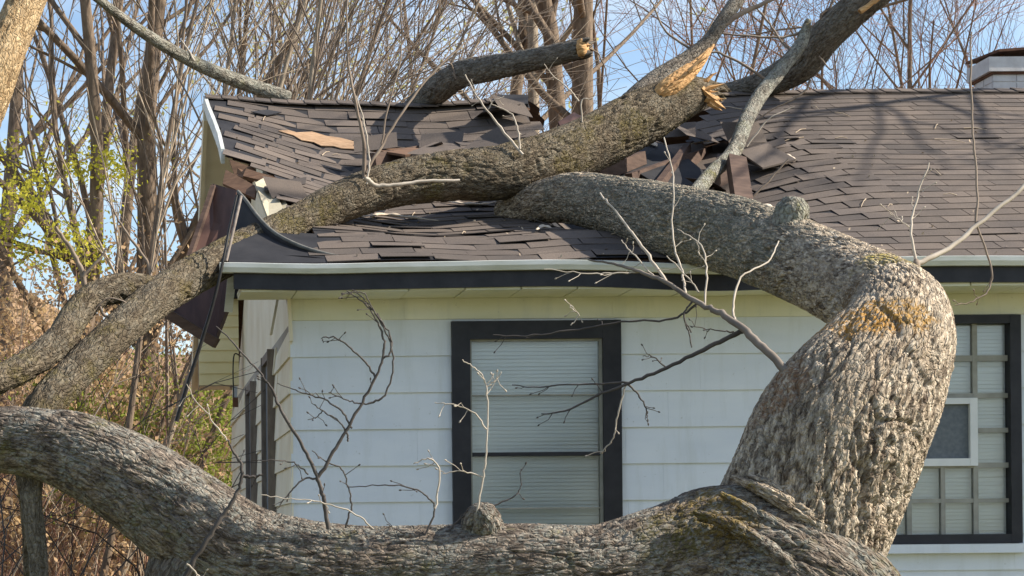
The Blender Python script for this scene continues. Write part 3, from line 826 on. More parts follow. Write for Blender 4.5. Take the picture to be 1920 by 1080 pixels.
# -- rest of the shell, so that the attic and rooms are dark
q = MB().box(XW, 8.2, YB - .1, YB, 0, ZS + .02).box(8.1, 8.2, .1, YB - .1, 0, ZS + .02)
cobj('back_wall', q.mesh('back_wall'), M['paint'], house)
cobj('attic_floor', MB().box(XW + .1, 8.1, .1, YB - .1, ZS - .05, ZS).mesh('attic_floor'), M['insul'], house)
cobj('room_floor', MB().box(XW + .1, 8.1, .1, YB - .1, .1, .15).mesh('room_floor'), M['room'], house)
gR = MB().hexa([(8.1, .1, ZS), (8.1, 7.0, ZS), (8.1, YR + .1, ZR - .2), (8.1, YR, ZR - .2), (8.2, .1, ZS), (8.2, 7.0, ZS), (8.2, YR + .1, ZR - .2), (8.2, YR, ZR - .2)])
cobj('far_gable', gR.mesh('far_gable'), M['paint'], house)

# -- side windows seen edge-on: dark wooden frames standing off the wall
for (pa, pb, y0, y1, wpx) in [(497, 515, 655, 985, 18), (466, 480, 715, 985, 14)]:
    Y = XW * F / (pb + 6 - CX) - DC
    pt = at(pa, y0, Y); pz = at(pa, y1 + 40, Y)
    wn = cobj('side_window', MB().box(XW - .060, XW - .012, Y - .02, Y + .02, pz[2], pt[2]).mesh('side_window'), M['woodframe'], house)
    cobj('frame', MB().box(XW - .06, XW - .013, Y + .62, Y + .68, pz[2], pt[2]).mesh('frame'), M['woodframe'], wn)
    cobj('frame', MB().box(XW - .055, XW - .013, Y + .031, Y + .619, pt[2] - .06, pt[2] - .002).mesh('frame'), M['woodframe'], wn)
    cobj('pane', MB().box(XW - .030, XW - .024, Y + .031, Y + .619, pz[2], pt[2] - .061).mesh('pane'), M['screen'], wn)

# -- left front window
def blind(name, x0, x1, z0, z1, y, parent, pitch=.022):
    q = MB(); z = z0
    g = random.Random(int(x0 * 1000))
    while z < z1:
        a_, b_ = g.gauss(.004, .0016), g.gauss(.004, .0016); e_ = g.gauss(0, .0012) if g.random() > .06 else g.gauss(0, .006)
        q.hexa([(x0, y - a_, z + e_), (x1, y - b_, z - e_), (x1, y + b_, z - e_ + pitch * .92), (x0, y + a_, z + e_ + pitch * .92),
                (x0, y - a_ + .001, z + e_), (x1, y - b_ + .001, z - e_), (x1, y + b_ + .001, z - e_ + pitch * .92), (x0, y + a_ + .001, z + e_ + pitch * .92)]); z += pitch
    return cobj(name, q.mesh(name), M['blind'], parent, 'stuff')
x0, x1, z0, z1 = W1
tw = rad(34, 0)
win1 = cobj('window', MB().box(x0 - .03, x0 + tw - .03, -.048, .03, z0, z1 + .03).box(x1 - tw + .03, x1 + .03, -.048, .03, z0, z1 + .03)
            .box(x0 + tw - .03, x1 - tw + .03, -.046, .03, z1 - tw + .03, z1 + .03).box(x0 - .04, x1 + .04, -.07, .03, z0 - .05, z0 - .001).mesh('window'), M['black'], house)
ix0, ix1 = x0 + tw - .03, x1 - tw + .03; iz1 = z1 - tw + .03
def zr(py): return Hpx(py, 0, 1000)
cobj('sash', MB().box(ix0, ix0 + .012, -.022, .03, z0, iz1).box(ix1 - .016, ix1, -.022, .03, z0, iz1).box(ix0 + .012, ix1 - .016, -.020, .03, iz1 - .012, iz1).mesh('sash'), M['muntin'], win1)
cobj('meeting_rail', MB().box(ix0 + .012, ix1 - .016, -.026, .03, zr(855), zr(848)).mesh('meeting_rail'), M['black'], win1)
for py in (741, 953):
    cobj('rail', MB().box(ix0 + .012, ix1 - .016, -.018, .02, zr(py) - .004, zr(py) + .004).mesh('rail'), M['muntin'], win1)
for (a, b) in ((zr(848), iz1 - .012), (z0, zr(855))):
    cobj('pane', MB().box(ix0 + .012, ix1 - .016, -.004, .0, a, b).mesh('pane'), M['glass'], win1)
blind('blind', ix0 + .006, ix1 - .006, z0, iz1, .045, win1)
cobj('window_shade', MB().box(ix0 - .05, ix1 + .05, .058, .066, z0 - .05, iz1 + .05).mesh('window_shade'), M['blind'], win1)

# -- right front window: four by six small panes with a hinged white vent
x0, x1, z0, z1 = W2
def X2(px): return Xpx(px, 0, 800)
def Z2(py): return Hpx(py, 0, 1780)
cols = [(1647, 1698), (1707, 1762), (1770, 1823), (1832, 1885)]
rows_ = [(611, 667), (678, 738), (747, 803), (812, 868), (878, 935), (943, 1000)]
bx0, bx1, bz0, bz1 = X2(1640), X2(1889), Z2(1002), Z2(608)
win2 = cobj('window', MB().box(x0 - .03, bx0, -.05, .03, z0 - .01, z1 + .03).box(bx1, x1 + .035, -.05, .03, z0 - .01, z1 + .03)
            .box(bx0, bx1, -.048, .03, bz1, z1 + .03).box(bx0, bx1, -.048, .03, z0 - .01, bz0).mesh('window'), M['black'], house)
cobj('sill', MB().box(x0 - .05, x1 + .06, -.085, -.001, z0 - .065, z0 - .013).mesh('sill'), M['paint'], win2)
for i in range(4):
    for j in range(6):
        if i in (1, 2) and j in (2, 3): continue
        cobj('pane', MB().box(X2(cols[i][0]), X2(cols[i][1]), .004, .008, Z2(rows_[j][1]), Z2(rows_[j][0])).mesh('pane'), M['glass'], win2)
edges = [bx0] + [None] * 3 + [bx1]
for i in range(3):
    a, b = X2(cols[i][1]), X2(cols[i + 1][0])
    if i == 1:
        cobj('muntin', MB().box(a, b, -.012, .02, Z2(744), bz1).mesh('muntin'), M['muntin'], win2)
        cobj('muntin', MB().box(a, b, -.012, .02, bz0, Z2(873)).mesh('muntin'), M['muntin'], win2)
    else:
        cobj('muntin', MB().box(a, b, -.012, .02, bz0, bz1).mesh('muntin'), M['muntin'], win2)
for j in range(5):
    a, b = Z2(rows_[j + 1][0]), Z2(rows_[j][1])
    segs = [(bx0, X2(1707) - .004), (X2(1827), bx1)] if j == 2 else [(bx0, bx1)]
    for (c, d) in segs:
        cobj('muntin', MB().box(c, d, -.010, .018, a, b).mesh('muntin'), M['muntin'], win2)
vx0, vx1, vz0, vz1 = X2(1710), X2(1829), Z2(874), Z2(747)
fw = rad(14, 0)
vent = cobj('vent_sash', MB().box(vx0, vx0 + fw, -.034, .01, vz0, vz1).box(vx1 - fw, vx1, -.034, .01, vz0, vz1).box(vx0 + fw, vx1 - fw, -.032, .01, vz1 - fw * .8, vz1)
            .box(vx0 + fw, vx1 - fw, -.032, .01, vz0, vz0 + fw).mesh('vent_sash'), M['whiteframe'], win2)
cobj('screen', MB().box(vx0 + fw, vx1 - fw, -.006, -.002, vz0 + fw, vz1 - fw * .8).mesh('screen'), M['screen'], win2)
blind('blind', bx0 - .02, bx1 + .02, bz0, bz1, .05, win2)
cobj('window_shade', MB().box(bx0 - .05, bx1 + .05, .064, .072, bz0 - .05, bz1 + .05).mesh('window_shade'), M['blind'], win2)

# -- chimney behind the ridge
YC = 4.3
cx0 = Xpx(1866, YC); cz = Hpx(140, YC, 1880)
ch = cobj('chimney', MB().box(cx0, cx0 + .75, YC, YC + .36, 3.5, cz).mesh('chimney'), M['chimney'], house)
cobj('chimney_collar', MB().box(cx0 - .05, cx0 + .80, YC - .04, YC + .40, cz + .02, cz + .135).mesh('chimney_collar'), M['chimney'], ch)
cobj('mortar_band', MB().box(cx0 - .02, cx0 + .77, YC - .02, YC + .38, cz - .001, cz + .021).mesh('mortar_band'), M['rust'], ch)
zc = cz + .135
for (a, b) in ((.08, .06), (.62, .06), (.08, .26), (.62, .26)):
    cobj('cap_post', MB().box(cx0 + a, cx0 + a + .03, YC + b, YC + b + .03, zc, zc + .05).mesh('cap_post'), M['rust'], ch)
capm = MB().hexa([(cx0 + .02, YC - .06, zc + .035), (cx0 + .8, YC - .07, zc + .085), (cx0 + .8, YC + .42, zc + .09), (cx0 - .05, YC + .42, zc + .045),
                  (cx0 + .02, YC - .06, zc + .055), (cx0 + .8, YC - .07, zc + .105), (cx0 + .8, YC + .42, zc + .115), (cx0 - .05, YC + .42, zc + .065)])
cobj('chimney_cap', capm.mesh('chimney_cap'), M['rust'], ch)
zb = 3.5
while zb < cz - .03:                      # brick courses proud of the joints
    for k in range(4):
        xo = (int(round(zb * 100)) % 2) * .09
        q = MB().box(cx0 - .004 + k * .19, cx0 - .004 + k * .19 + .18, YC - .006, YC + .01, zb, zb + .062)
        cobj('brick', q.mesh('brick'), M['chimney'], ch)
    for k in range(2):
        q = MB().box(cx0 - .006, cx0 + .01, YC + .012 + k * .17, YC + .17 + k * .17, zb, zb + .062)
        cobj('brick', q.mesh('brick'), M['chimney'], ch)
    zb += .075

# -- rear porch: yellowed clapboard panel on posts, beyond the side wall
YP = 5.6
pz0, pz1 = Hpx(722, YP, 420), Hpx(560, YP, 420)
pxa, pxb = Xpx(372, YP), XW - .02
porch = cobj('rear_porch', MB().box(pxa, pxb, YP + .02, YP + .12, pz0, pz1).mesh('rear_porch'), M['room'], house)
zq = pz0; 
while zq < pz1 - .02:
    zt = min(zq + .10, pz1)
    cobj('siding_board', MB().hexa([(pxa, YP - .004, zq), (pxb, YP - .004, zq), (pxb, YP + .012, zt), (pxa, YP + .012, zt), (pxa, YP + .0195, zq), (pxb, YP + .0195, zq), (pxb, YP + .0195, zt), (pxa, YP + .0195, zt)]).mesh('siding_board'), M['paint_yellow'], porch); zq += .10
cobj('porch_roof', MB().box(pxa - .1, pxb, YP - .1, YP + 1.2, pz1 + .001, pz1 + .08).mesh('porch_roof'), M['felt'], porch)

# ================================================================== FALLEN TREE
ORANGE = (0.44, 0.225, 0.045); YELL = (0.50, 0.38, 0.06); OLIVE = (0.13, 0.115, 0.03)
spots_a = [(at(1300, 430, -.4), 1.25, (0.165, 0.165, 0.135)), (at(1565, 636, -2.93), .15, ORANGE), (at(1625, 616, -3.10), .15, ORANGE), (at(1695, 606, -3.1), .13, (0.34, 0.20, 0.06)), (at(1610, 580, -2.6), .15, (0.14, 0.08, 0.03)),
           (at(1665, 520, -2.45), .15, (0.40, 0.32, 0.08)), (at(1480, 740, -3.15), .16, (0.24, 0.14, 0.08)), (at(1378, 893, -3.42), .085, YELL), (at(1340, 940, -3.5), .22, (0.17, 0.12, 0.04)), (at(1260, 985, -3.55), .18, (0.10, 0.085, 0.03))]
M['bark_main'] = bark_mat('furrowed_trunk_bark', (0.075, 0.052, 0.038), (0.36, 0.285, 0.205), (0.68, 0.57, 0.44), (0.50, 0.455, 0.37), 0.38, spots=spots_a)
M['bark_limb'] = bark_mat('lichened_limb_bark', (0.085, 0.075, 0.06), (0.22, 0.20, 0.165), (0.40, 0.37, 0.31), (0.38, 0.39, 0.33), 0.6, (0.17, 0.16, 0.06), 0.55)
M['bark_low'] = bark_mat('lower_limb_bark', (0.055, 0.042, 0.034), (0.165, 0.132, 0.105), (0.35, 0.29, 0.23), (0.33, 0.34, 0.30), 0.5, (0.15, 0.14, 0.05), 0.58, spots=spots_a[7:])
M['bark_moss'] = bark_mat('mossy_limb_bark', (0.05, 0.037, 0.025), (0.125, 0.098, 0.066), (0.24, 0.195, 0.14), (0.23, 0.22, 0.18), 0.3, (0.11, 0.088, 0.03), 0.50)
M['bark_dark'] = bark_mat('dark_limb_bark', (0.085, 0.07, 0.055), (0.165, 0.14, 0.115), (0.27, 0.235, 0.195), (0.28, 0.28, 0.25), 0.35)

fallen = thing('fallen_tree', 'huge fallen tree whose furrowed trunk bends over and lies across the roof', 'fallen tree', at(1800, 1380, -3.4))
upper = [(1420, 1180, -3.12, 140), (1478, 1035, -3.12, 160), (1530, 908, -3.1, 160), (1576, 808, -3.06, 157), (1622, 738, -3.02, 144), (1656, 682, -2.96, 125), (1682, 634, -2.85, 106), (1680, 586, -2.6, 92), (1632, 555, -2.2, 85), (1565, 520, -1.75, 80),
         (1470, 478, -1.25, 75), (1370, 442, -.75, 72), (1260, 416, -.25, 70), (1160, 388, .25, 56), (1070, 372, .65, 47), (1000, 384, .95, 39), (950, 400, 1.15, 32)]
cobj('trunk', bark_tube('trunk', path_px(upper), ds=.0078, cell=.025, amp=.027, seed=3, aspect=3.2, lump=.07, twist=.5), M['bark_main'], fallen)
lower = [(1690, 1560, -3.1, 190), (1625, 1340, -3.12, 178), (1568, 1228, -3.16, 172), (1505, 1132, -3.2, 168), (1425, 1074, -3.2, 160), (1335, 1052, -3.2, 142), (1240, 1060, -3.22, 110), (1120, 1075, -3.25, 92),
         (980, 1070, -3.25, 88), (830, 1070, -3.2, 84), (690, 1072, -3.15, 86), (560, 1064, -3.1, 92), (450, 1040, -3.05, 96), (355, 980, -3.0, 96), (265, 915, -2.95, 90), (160, 855, -2.9, 78), (60, 828, -2.85, 66), (-60, 826, -2.8, 58), (-200, 850, -2.7, 50), (-400, 950, -2.5, 40)]
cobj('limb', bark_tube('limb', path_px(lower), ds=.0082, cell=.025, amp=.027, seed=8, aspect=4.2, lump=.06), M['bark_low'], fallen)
for i, rp in enumerate(([(1372, 895, -3.28, 5), (1440, 925, -3.425, 14), (1520, 975, -3.455, 17), (1600, 1040, -3.39, 17), (1668, 1098, -3.27, 11)],
                        [(1350, 925, -3.40, 5), (1420, 965, -3.46, 12), (1500, 1015, -3.50, 16), (1580, 1080, -3.48, 16), (1640, 1145, -3.40, 12)],
                        [(1402, 892, -3.32, 5), (1480, 925, -3.415, 13), (1565, 985, -3.385, 15), (1640, 1050, -3.24, 9)],
                        [(1300, 960, -3.45, 5), (1370, 985, -3.50, 13), (1440, 1030, -3.53, 15), (1520, 1090, -3.54, 14)])):
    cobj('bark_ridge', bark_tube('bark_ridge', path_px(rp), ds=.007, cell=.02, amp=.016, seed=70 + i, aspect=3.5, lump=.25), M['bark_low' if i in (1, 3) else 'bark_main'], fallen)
# branch running down to the ground under the bend, and the short stubs
down = [(400, 1030, -3.0, 92), (365, 1090, -2.98, 95), (350, 1190, -2.95, 85), (345, 1420, -2.9, 80)]
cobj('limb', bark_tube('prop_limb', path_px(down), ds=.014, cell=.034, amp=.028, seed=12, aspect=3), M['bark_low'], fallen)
stub = [(905, 1000, -3.25, 42), (903, 972, -3.3, 36), (900, 955, -3.33, 24), (898, 946, -3.34, 10)]
cobj('stub', bark_tube('stub', path_px(stub), ds=.008, cell=.02, amp=.014, seed=14), M['bark_low'], fallen)
stub2 = [(1476, 450, -1.35, 34), (1482, 412, -1.36, 32), (1486, 388, -1.36, 30), (1488, 372, -1.36, 19)]
cobj('stub', bark_tube('stub2', path_px(stub2), ds=.009, cell=.022, amp=.016, seed=15), M['bark_limb'], fallen)
burl = [(1766, 690, -2.9, 20), (1778, 690, -2.9, 16), (1786, 692, -2.9, 7)]
cobj('burl', bark_tube('burl', path_px(burl), ds=.008, cell=.018, amp=.014, seed=16), M['bark_main'], fallen)
deadb = [(62, 860, -2.8, 26), (58, 930, -2.8, 20), (66, 1000, -2.78, 19), (74, 1100, -2.75, 17), (80, 1420, -2.7, 14)]
cobj('dead_branch', bark_tube('dead_branch', path_px(deadb), ds=.01, cell=.02, amp=.01, seed=17), M['bark_dark'], fallen)

def twig(parent, pts, Y, r0, r1, mat='twig_dark', sides=6, name='twig', nb=0):
    P, r = px_poly(pts, Y, r0 * 0.40, r1 * 0.37, 6, rng, 0.0022)
    r = r * (1 + .16 * np.sin(np.arange(len(r)) * 2.1) * (np.arange(len(r)) % 3 == 0) + rng.normal(0, .05, len(r)))
    polys = [(P, r)]
    for _ in range(nb):                     # side spurs with buds
        i = rng.integers(len(P) // 3, len(P) - 1); d = P[i] - P[i - 1]; d /= np.linalg.norm(d) + 1e-9
        q = d + rng.normal(0, .8, 3); q /= np.linalg.norm(q); ln = rng.uniform(.025, .09)
        e = P[i] + q * ln; mid = P[i] + q * ln * .5 + rng.normal(0, .006, 3)
        polys.append((np.array([P[i], mid, e, e + q * .004, e + q * .010, e + q * .014]), np.array([r[i] * .6, .0016, .0013, .0036, .0034, .0008])))
    return cobj(name, tube_mesh(name, polys, sides), M[mat], parent)

V1 = -3.3
for pts, r0, r1, mat in [
    ([(616, 992), (606, 930), (595, 893)], 11, 10, 'twig_dark'),
    ([(595, 893), (570, 840), (530, 775), (515, 740), (500, 715), (470, 680), (430, 635), (405, 612)], 9, 3, 'twig_dark'),
    ([(596, 895), (630, 840), (655, 795), (690, 735), (715, 680), (720, 640), (708, 605), (685, 570), (650, 545)], 9, 3, 'twig_dark'),
    ([(716, 672), (732, 662), (733, 632), (712, 598), (690, 570), (668, 548), (640, 553)], 5, 2.5, 'twig_dark'),
    ([(690, 757), (718, 745), (735, 705), (735, 655), (722, 620), (700, 583), (684, 552), (660, 543)], 5, 2.5, 'twig_dark'),
    ([(690, 757), (665, 755), (640, 745), (616, 736)], 4, 2.5, 'twig_dark'),
    ([(703, 707), (685, 680), (652, 648), (628, 634), (606, 633), (606, 643)], 5, 2.5, 'twig_dark'),
    ([(660, 803), (640, 770), (600, 745), (560, 735), (520, 718)], 5, 2.5, 'twig_dark'),
    ([(653, 828), (650, 810), (635, 790), (605, 770), (590, 758)], 5, 2.5, 'twig_dark'),
    ([(606, 770), (592, 783), (577, 787)], 3, 2, 'twig_dark'),
    ([(648, 990), (658, 950), (655, 920), (640, 880), (610, 865), (585, 845)], 5, 2.5, 'twig_dark'),
    ([(578, 890), (555, 870), (520, 863), (480, 866)], 4, 2, 'twig_dark'),
    ([(595, 897), (572, 898), (545, 920), (525, 948)], 5, 3, 'twig_dark'),
    ([(700, 992), (660, 960), (600, 942), (545, 935), (490, 928)], 4, 2, 'twig_light'),
    ([(760, 1000), (740, 990), (725, 983)], 4, 2, 'twig_dark'),
    ([(797, 1004), (815, 955), (800, 930), (770, 915), (720, 910), (650, 913)], 5, 2.5, 'twig_dark'),
    ([(815, 953), (825, 890), (813, 864), (795, 862), (775, 870)], 5, 2.5, 'twig_light'),
    ([(893, 962), (905, 900), (912, 850), (914, 740), (905, 705), (890, 690), (867, 674)], 5, 2.5, 'twig_light'),
    ([(912, 805), (890, 775), (850, 758), (815, 755)], 4, 2, 'twig_light'),
    ([(914, 725), (930, 712), (940, 697)], 4, 2, 'twig_light'),
    ([(905, 895), (870, 884), (830, 888)], 4, 2, 'twig_light'),
    ([(830, 1005), (850, 985), (880, 960)], 6, 4, 'twig_dark'),
    ([(920, 950), (960, 934), (974, 918), (977, 897)], 4, 2.5, 'twig_dark'),
    ([(338, 1100), (370, 1040), (405, 985), (432, 945), (450, 910), (453, 875), (440, 850), (425, 824)], 14, 5, 'twig_dark'),
    ([(453, 892), (475, 894), (492, 890)], 8, 5, 'twig_dark'),
    ([(425, 826), (400, 790), (370, 755), (350, 720)], 4, 2, 'twig_light'),
    ([(350, 1058), (372, 1078), (380, 1090)], 5, 3, 'twig_light')]:
    twig(fallen, pts, V1 + (0.0 if mat == 'twig_dark' else -.06), r0, r1, mat, nb=3 if r1 < 3.5 else 1)
for pts, r0, r1, mat, Y in [
    ([(1482, 705), (1430, 650), (1385, 610), (1345, 585), (1300, 563), (1250, 530), (1200, 510), (1150, 495), (1090, 485)], 21, 4, 'twig_mid', (-3.1, -2.2)),
    ([(1400, 616), (1372, 630), (1320, 655), (1250, 690), (1180, 718), (1120, 742), (1060, 770), (1015, 776)], 13, 3, 'twig_dark', (-2.85, -2.5)),
    ([(1180, 718), (1100, 720), (1000, 726), (960, 722)], 5, 2.5, 'twig_dark', (-2.65, -2.4)),
    ([(1310, 568), (1260, 598), (1180, 602), (1100, 615), (1000, 630), (925, 628)], 6, 3, 'twig_dark', (-2.65, -2.3)),
    ([(1250, 530), (1210, 470), (1180, 430), (1140, 380), (1125, 362)], 8, 4, 'twig_light', (-2.5, -2.0)),
    ([(1285, 553), (1280, 510), (1262, 450), (1262, 330), (1245, 258)], 6, 3, 'twig_light', (-2.6, -2.1)),
    ([(1322, 572), (1325, 500), (1310, 455), (1270, 430)], 5, 2.5, 'twig_light', (-2.65, -2.3)),
    ([(1380, 606), (1374, 575), (1390, 520), (1440, 490), (1460, 452)], 6, 3.5, 'twig_light', (-2.85, -2.4)),
    ([(1175, 720), (1200, 745), (1213, 770), (1212, 784)], 5, 2.5, 'twig_dark', -2.6),
    ([(1174, 722), (1158, 780), (1150, 820), (1125, 850)], 4, 3, 'twig_light', (-2.6, -2.5)),
    ([(1300, 563), (1282, 590), (1290, 620), (1297, 652)], 5, 3, 'twig_dark', -2.65),
    ([(1200, 510), (1150, 512), (1100, 512), (1020, 505)], 4, 2, 'twig_light', -2.4),
    ([(1230, 522), (1190, 480), (1165, 450)], 4, 2.5, 'twig_light', (-2.45, -2.3)),
    ([(1310, 548), (1290, 520), (1250, 480)], 4, 2.5, 'twig_light', (-2.6, -2.5)),
    ([(1250, 690), (1225, 670), (1205, 668)], 4, 2, 'twig_dark', -2.6),
    ([(1376, 622), (1340, 618), (1295, 612)], 4, 2, 'twig_dark', -2.8),
    ([(1070, 610), (1085, 590), (1068, 577)], 3, 2, 'twig_light', -2.4),
    ([(1715, 530), (1718, 500), (1718, 488)], 20, 12, 'twig_grey', (-2.4, -2.35)),
    ([(1718, 494), (1780, 465), (1835, 420), (1920, 350), (1980, 300)], 13, 8, 'twig_light', (-2.35, -2.1)),
    ([(1717, 490), (1708, 430), (1720, 370), (1742, 305)], 7, 3, 'twig_light', (-2.35, -2.2)),
    ([(1710, 432), (1690, 415), (1668, 400)], 3, 2, 'twig_light', -2.3),
    ([(1830, 424), (1832, 345), (1824, 250), (1820, 150), (1822, 60)], 6, 4, 'twig_grey', (-2.2, -1.9)),
    ([(1832, 424), (1858, 500), (1855, 540), (1830, 562), (1790, 573)], 5, 2.5, 'twig_grey', (-2.2, -2.3))]:
    twig(fallen, pts, Y, r0, r1, mat, nb=4 if r1 <= 3 else 0)

# ---- broken limb lying over the roof corner (mossy), forked at its thin end
limb = thing('broken_limb', 'mossy broken limb lying across the left roof, splintered orange at its thick end', 'tree limb', at(70, 1380, -1.5))
def jag(verts, C, T, si, TH):
    # ragged break at the thick end: long upper splinter, short lower side
    Lq = si[-1]; k = len(si)
    q = np.sin(TH[0] * 3 + 1) * .05 + np.sin(TH[0] * 7) * .035 + np.sin(TH[0] * 13 + 2) * .02
    f = np.clip((si - (Lq - .30)) / .30, 0, 1)[:, None]
    verts = verts + T[:, None, :] * (f * q[None, :])[..., None]
    return verts
bp = [(70, 1400, -1.4, 15.8), (60, 1000, -1.45, 18.6), (50, 850, -1.5, 25.1), (70, 775, -1.5, 32.6), (150, 690, -1.25, 35.3), (230, 615, -1.0, 35.3), (310, 548, -.6, 37.2), (400, 495, -.15, 36.3), (480, 455, .22, 35.3),
      (560, 418, .45, 36.3), (640, 378, .6, 39.1), (740, 345, .75, 42.8), (840, 330, .85, 46.5), (930, 325, .95, 51.2), (1020, 305, 1.1, 53.9), (1110, 268, 1.3, 53.9), (1200, 222, 1.5, 52.1), (1262, 190, 1.62, 43.7), (1306, 176, 1.72, 31.6), (1336, 172, 1.78, 20.5), (1350, 174, 1.8, 9.3)]
cobj('limb', bark_tube('mossy_limb', path_px(bp), ds=.0095, cell=.024, amp=.018, seed=21, aspect=4.0, lump=.06, along=jag), M['bark_moss'], limb)
# splinter: bark strip and raw wood running on into a thinner branch
spl = [(1165, 222, 1.55, 32), (1232, 160, 1.72, 28), (1288, 112, 1.82, 16), (1328, 78, 1.88, 13), (1350, 46, 1.92, 13), (1385, -5, 2.0, 13), (1425, -70, 2.1, 11)]
cobj('split_branch', bark_tube('split_branch', path_px(spl), ds=.01, cell=.02, amp=.012, seed=23), M['bark_dark'], limb)
def splinter(pts, Y, th, mat='rawwood', name='splinter', par=limb):
    return cobj(name, slab([at(a, b, Y) for a, b in pts], th, name), M[mat], par)
def spikes(parent, name, n_, p0, p1, d, Y, lr, r0, mat, seed, spread=.18):
    """torn wood fibres: pointed slivers rooted between two pixels"""
    g = np.random.default_rng(seed)
    for i in range(n_):
        u = g.uniform(0, 1); bx = p0[0] + (p1[0] - p0[0]) * u; by = p0[1] + (p1[1] - p0[1]) * u; y = Y + g.uniform(-.05, .08)
        a_ = math.atan2(d[1], d[0]) + g.normal(0, spread); ln = g.uniform(*lr)
        q0 = at(bx, by, y); q3 = at(bx + math.cos(a_) * ln, by + math.sin(a_) * ln, y + g.normal(0, .02))
        q1 = q0 + (q3 - q0) * .35 + g.normal(0, .004, 3); q2 = q0 + (q3 - q0) * .7 + g.normal(0, .005, 3); r = rad(r0 * g.uniform(.5, 1.2), Y)
        me = tube_mesh(name, [(np.array([q0, q1, q2, q3]), np.array([r, r * .85, r * .5, .0006]))], 4)
        me.polygons.foreach_set('use_smooth', np.zeros(len(me.polygons), bool)); cobj(name, me, M[mat], parent)
cobj('split_face', bark_tube('split_face', path_px([(1212, 196, 1.44, 6), (1246, 170, 1.44, 17), (1282, 142, 1.48, 16), (1312, 116, 1.56, 10), (1338, 84, 1.62, 2)]), ds=.006, cell=.012, amp=.016, seed=81, aspect=9, lump=.12), M['rawwood'], limb)
spikes(limb, 'splinter', 16, (1250, 168), (1300, 128), (80, -66), 1.42, (30, 66), 5, 'rawwood', 5, .09)
spikes(limb, 'splinter', 16, (1312, 158), (1330, 196), (30, 4), 1.62, (14, 44), 7, 'rawwood', 7, .3)
fork = [(300, 552, -.62, 30), (235, 540, -.7, 28), (180, 553, -.85, 27), (142, 590, -1.0, 28), (110, 640, -1.2, 29), (50, 685, -1.4, 28), (-30, 725, -1.6, 26), (-150, 780, -1.8, 22), (-400, 950, -2.2, 16)]
cobj('fork', bark_tube('limb_fork', path_px(fork), ds=.0095, cell=.022, amp=.014, seed=25, aspect=4), M['bark_moss'], limb)
for pts, Y, r0, r1, mat in [
    ([(160, 545), (150, 500), (125, 455), (104, 425)], (-.85, -.9), 15, 8, 'twig_grey'),
    ([(155, 520), (190, 480), (205, 462)], -.88, 8, 4, 'twig_grey'),
    ([(285, 530), (275, 490), (240, 440), (215, 400), (190, 350)], (-.6, -.5), 9, 3, 'twig_grey'),
    ([(285, 510), (300, 460), (312, 420), (300, 380)], (-.6, -.5), 5, 2, 'twig_grey'),
    ([(683, 350), (682, 270), (666, 190), (652, 110), (650, -20)], (.55, .6), 10, 4, 'twig_grey'),
    ([(688, 345), (692, 300), (684, 235), (668, 180)], (.5, .55), 5, 3, 'twig_light'),
    ([(686, 325), (735, 240), (795, 155), (850, 100), (905, 55)], (.55, .9), 8, 3, 'twig_grey'),
    ([(715, 270), (730, 190), (752, 100), (750, -10)], (.6, .7), 5, 3, 'twig_grey'),
    ([(684, 333), (705, 347), (745, 347), (790, 340), (862, 338)], (.22, .3), 11, 7, 'twig_light'),
    ([(980, 290), (940, 240), (900, 190), (872, 140)], (.8, .9), 7, 3, 'twig_light'),
    ([(975, 280), (972, 250), (960, 215), (920, 195)], (.8, .9), 5, 2.5, 'twig_light'),
    ([(915, 205), (925, 190), (945, 180)], .9, 3, 2, 'twig_light'),
    ([(1085, 190), (1070, 170), (1040, 145), (1020, 120)], (1.2, 1.2), 4, 2, 'twig_light'),
    ([(1095, 250), (1090, 190), (1110, 185), (1118, 170)], 1.15, 4, 2, 'twig_light'),
    ([(1350, 50), (1400, 20), (1470, -10)], (1.9, 2.0), 16, 9, 'twig_grey'),
    ([(1335, 65), (1300, 90), (1250, 60), (1225, 10), (1210, -30)], (1.85, 2.0), 7, 3, 'twig_grey'),
    ([(260, 578), (200, 560), (150, 620), (60, 690), (0, 745)], (-.95, -1.0), 4, 2, 'twig_grey'),
    ([(215, 600), (195, 590), (185, 570)], -.95, 9, 7, 'twig_grey'),
    ([(118, 665), (128, 690), (135, 700)], -1.25, 14, 10, 'twig_grey')]:
    twig(limb, pts, Y, r0, r1, mat, name='twig', nb=2 if r1 <= 3 else 0)

# ---- short limb standing over the ridge
stubl = thing('ridge_limb', 'bare curved limb with a snapped orange end rising over the left ridge', 'tree limb', at(740, 260, 4.4))
cp = [(735, 262, 4.1, 26), (772, 215, 3.8, 26), (806, 180, 3.6, 26), (835, 157, 3.35, 26), (868, 138, 3.1, 25), (930, 126, 2.8, 23), (1000, 112, 2.5, 21), (1060, 98, 2.3, 20), (1088, 92, 2.22, 20), (1096, 90, 2.2, 18)]
cobj('limb', bark_tube('ridge_limb', path_px(cp), ds=.011, cell=.024, amp=.014, seed=31, aspect=3, lump=.08, along=jag), M['bark_dark'], stubl)
cobj('broken_end', bark_tube('broken_end', path_px([(1086, 92, 2.2, 17), (1096, 90, 2.18, 18), (1101, 89, 2.17, 12)]), ds=.008, cell=.014, amp=.02, seed=33), M['rawwood'], stubl)
spikes(stubl, 'splinter', 16, (1088, 78), (1094, 106), (20, -6), 2.2, (6, 22), 5, 'rawwood', 9, .35)
for pts, Y, r0, r1 in [([(855, 148), (848, 125), (835, 120), (780, 140), (700, 165)], 3.0, 5, 3), ([(1098, 88), (1120, 100), (1135, 130), (1140, 160)], 2.2, 4, 2), ([(905, 130), (870, 170), (880, 195)], 2.9, 3, 2)]:
    twig(stubl, pts, Y, r0, r1, 'twig_grey')

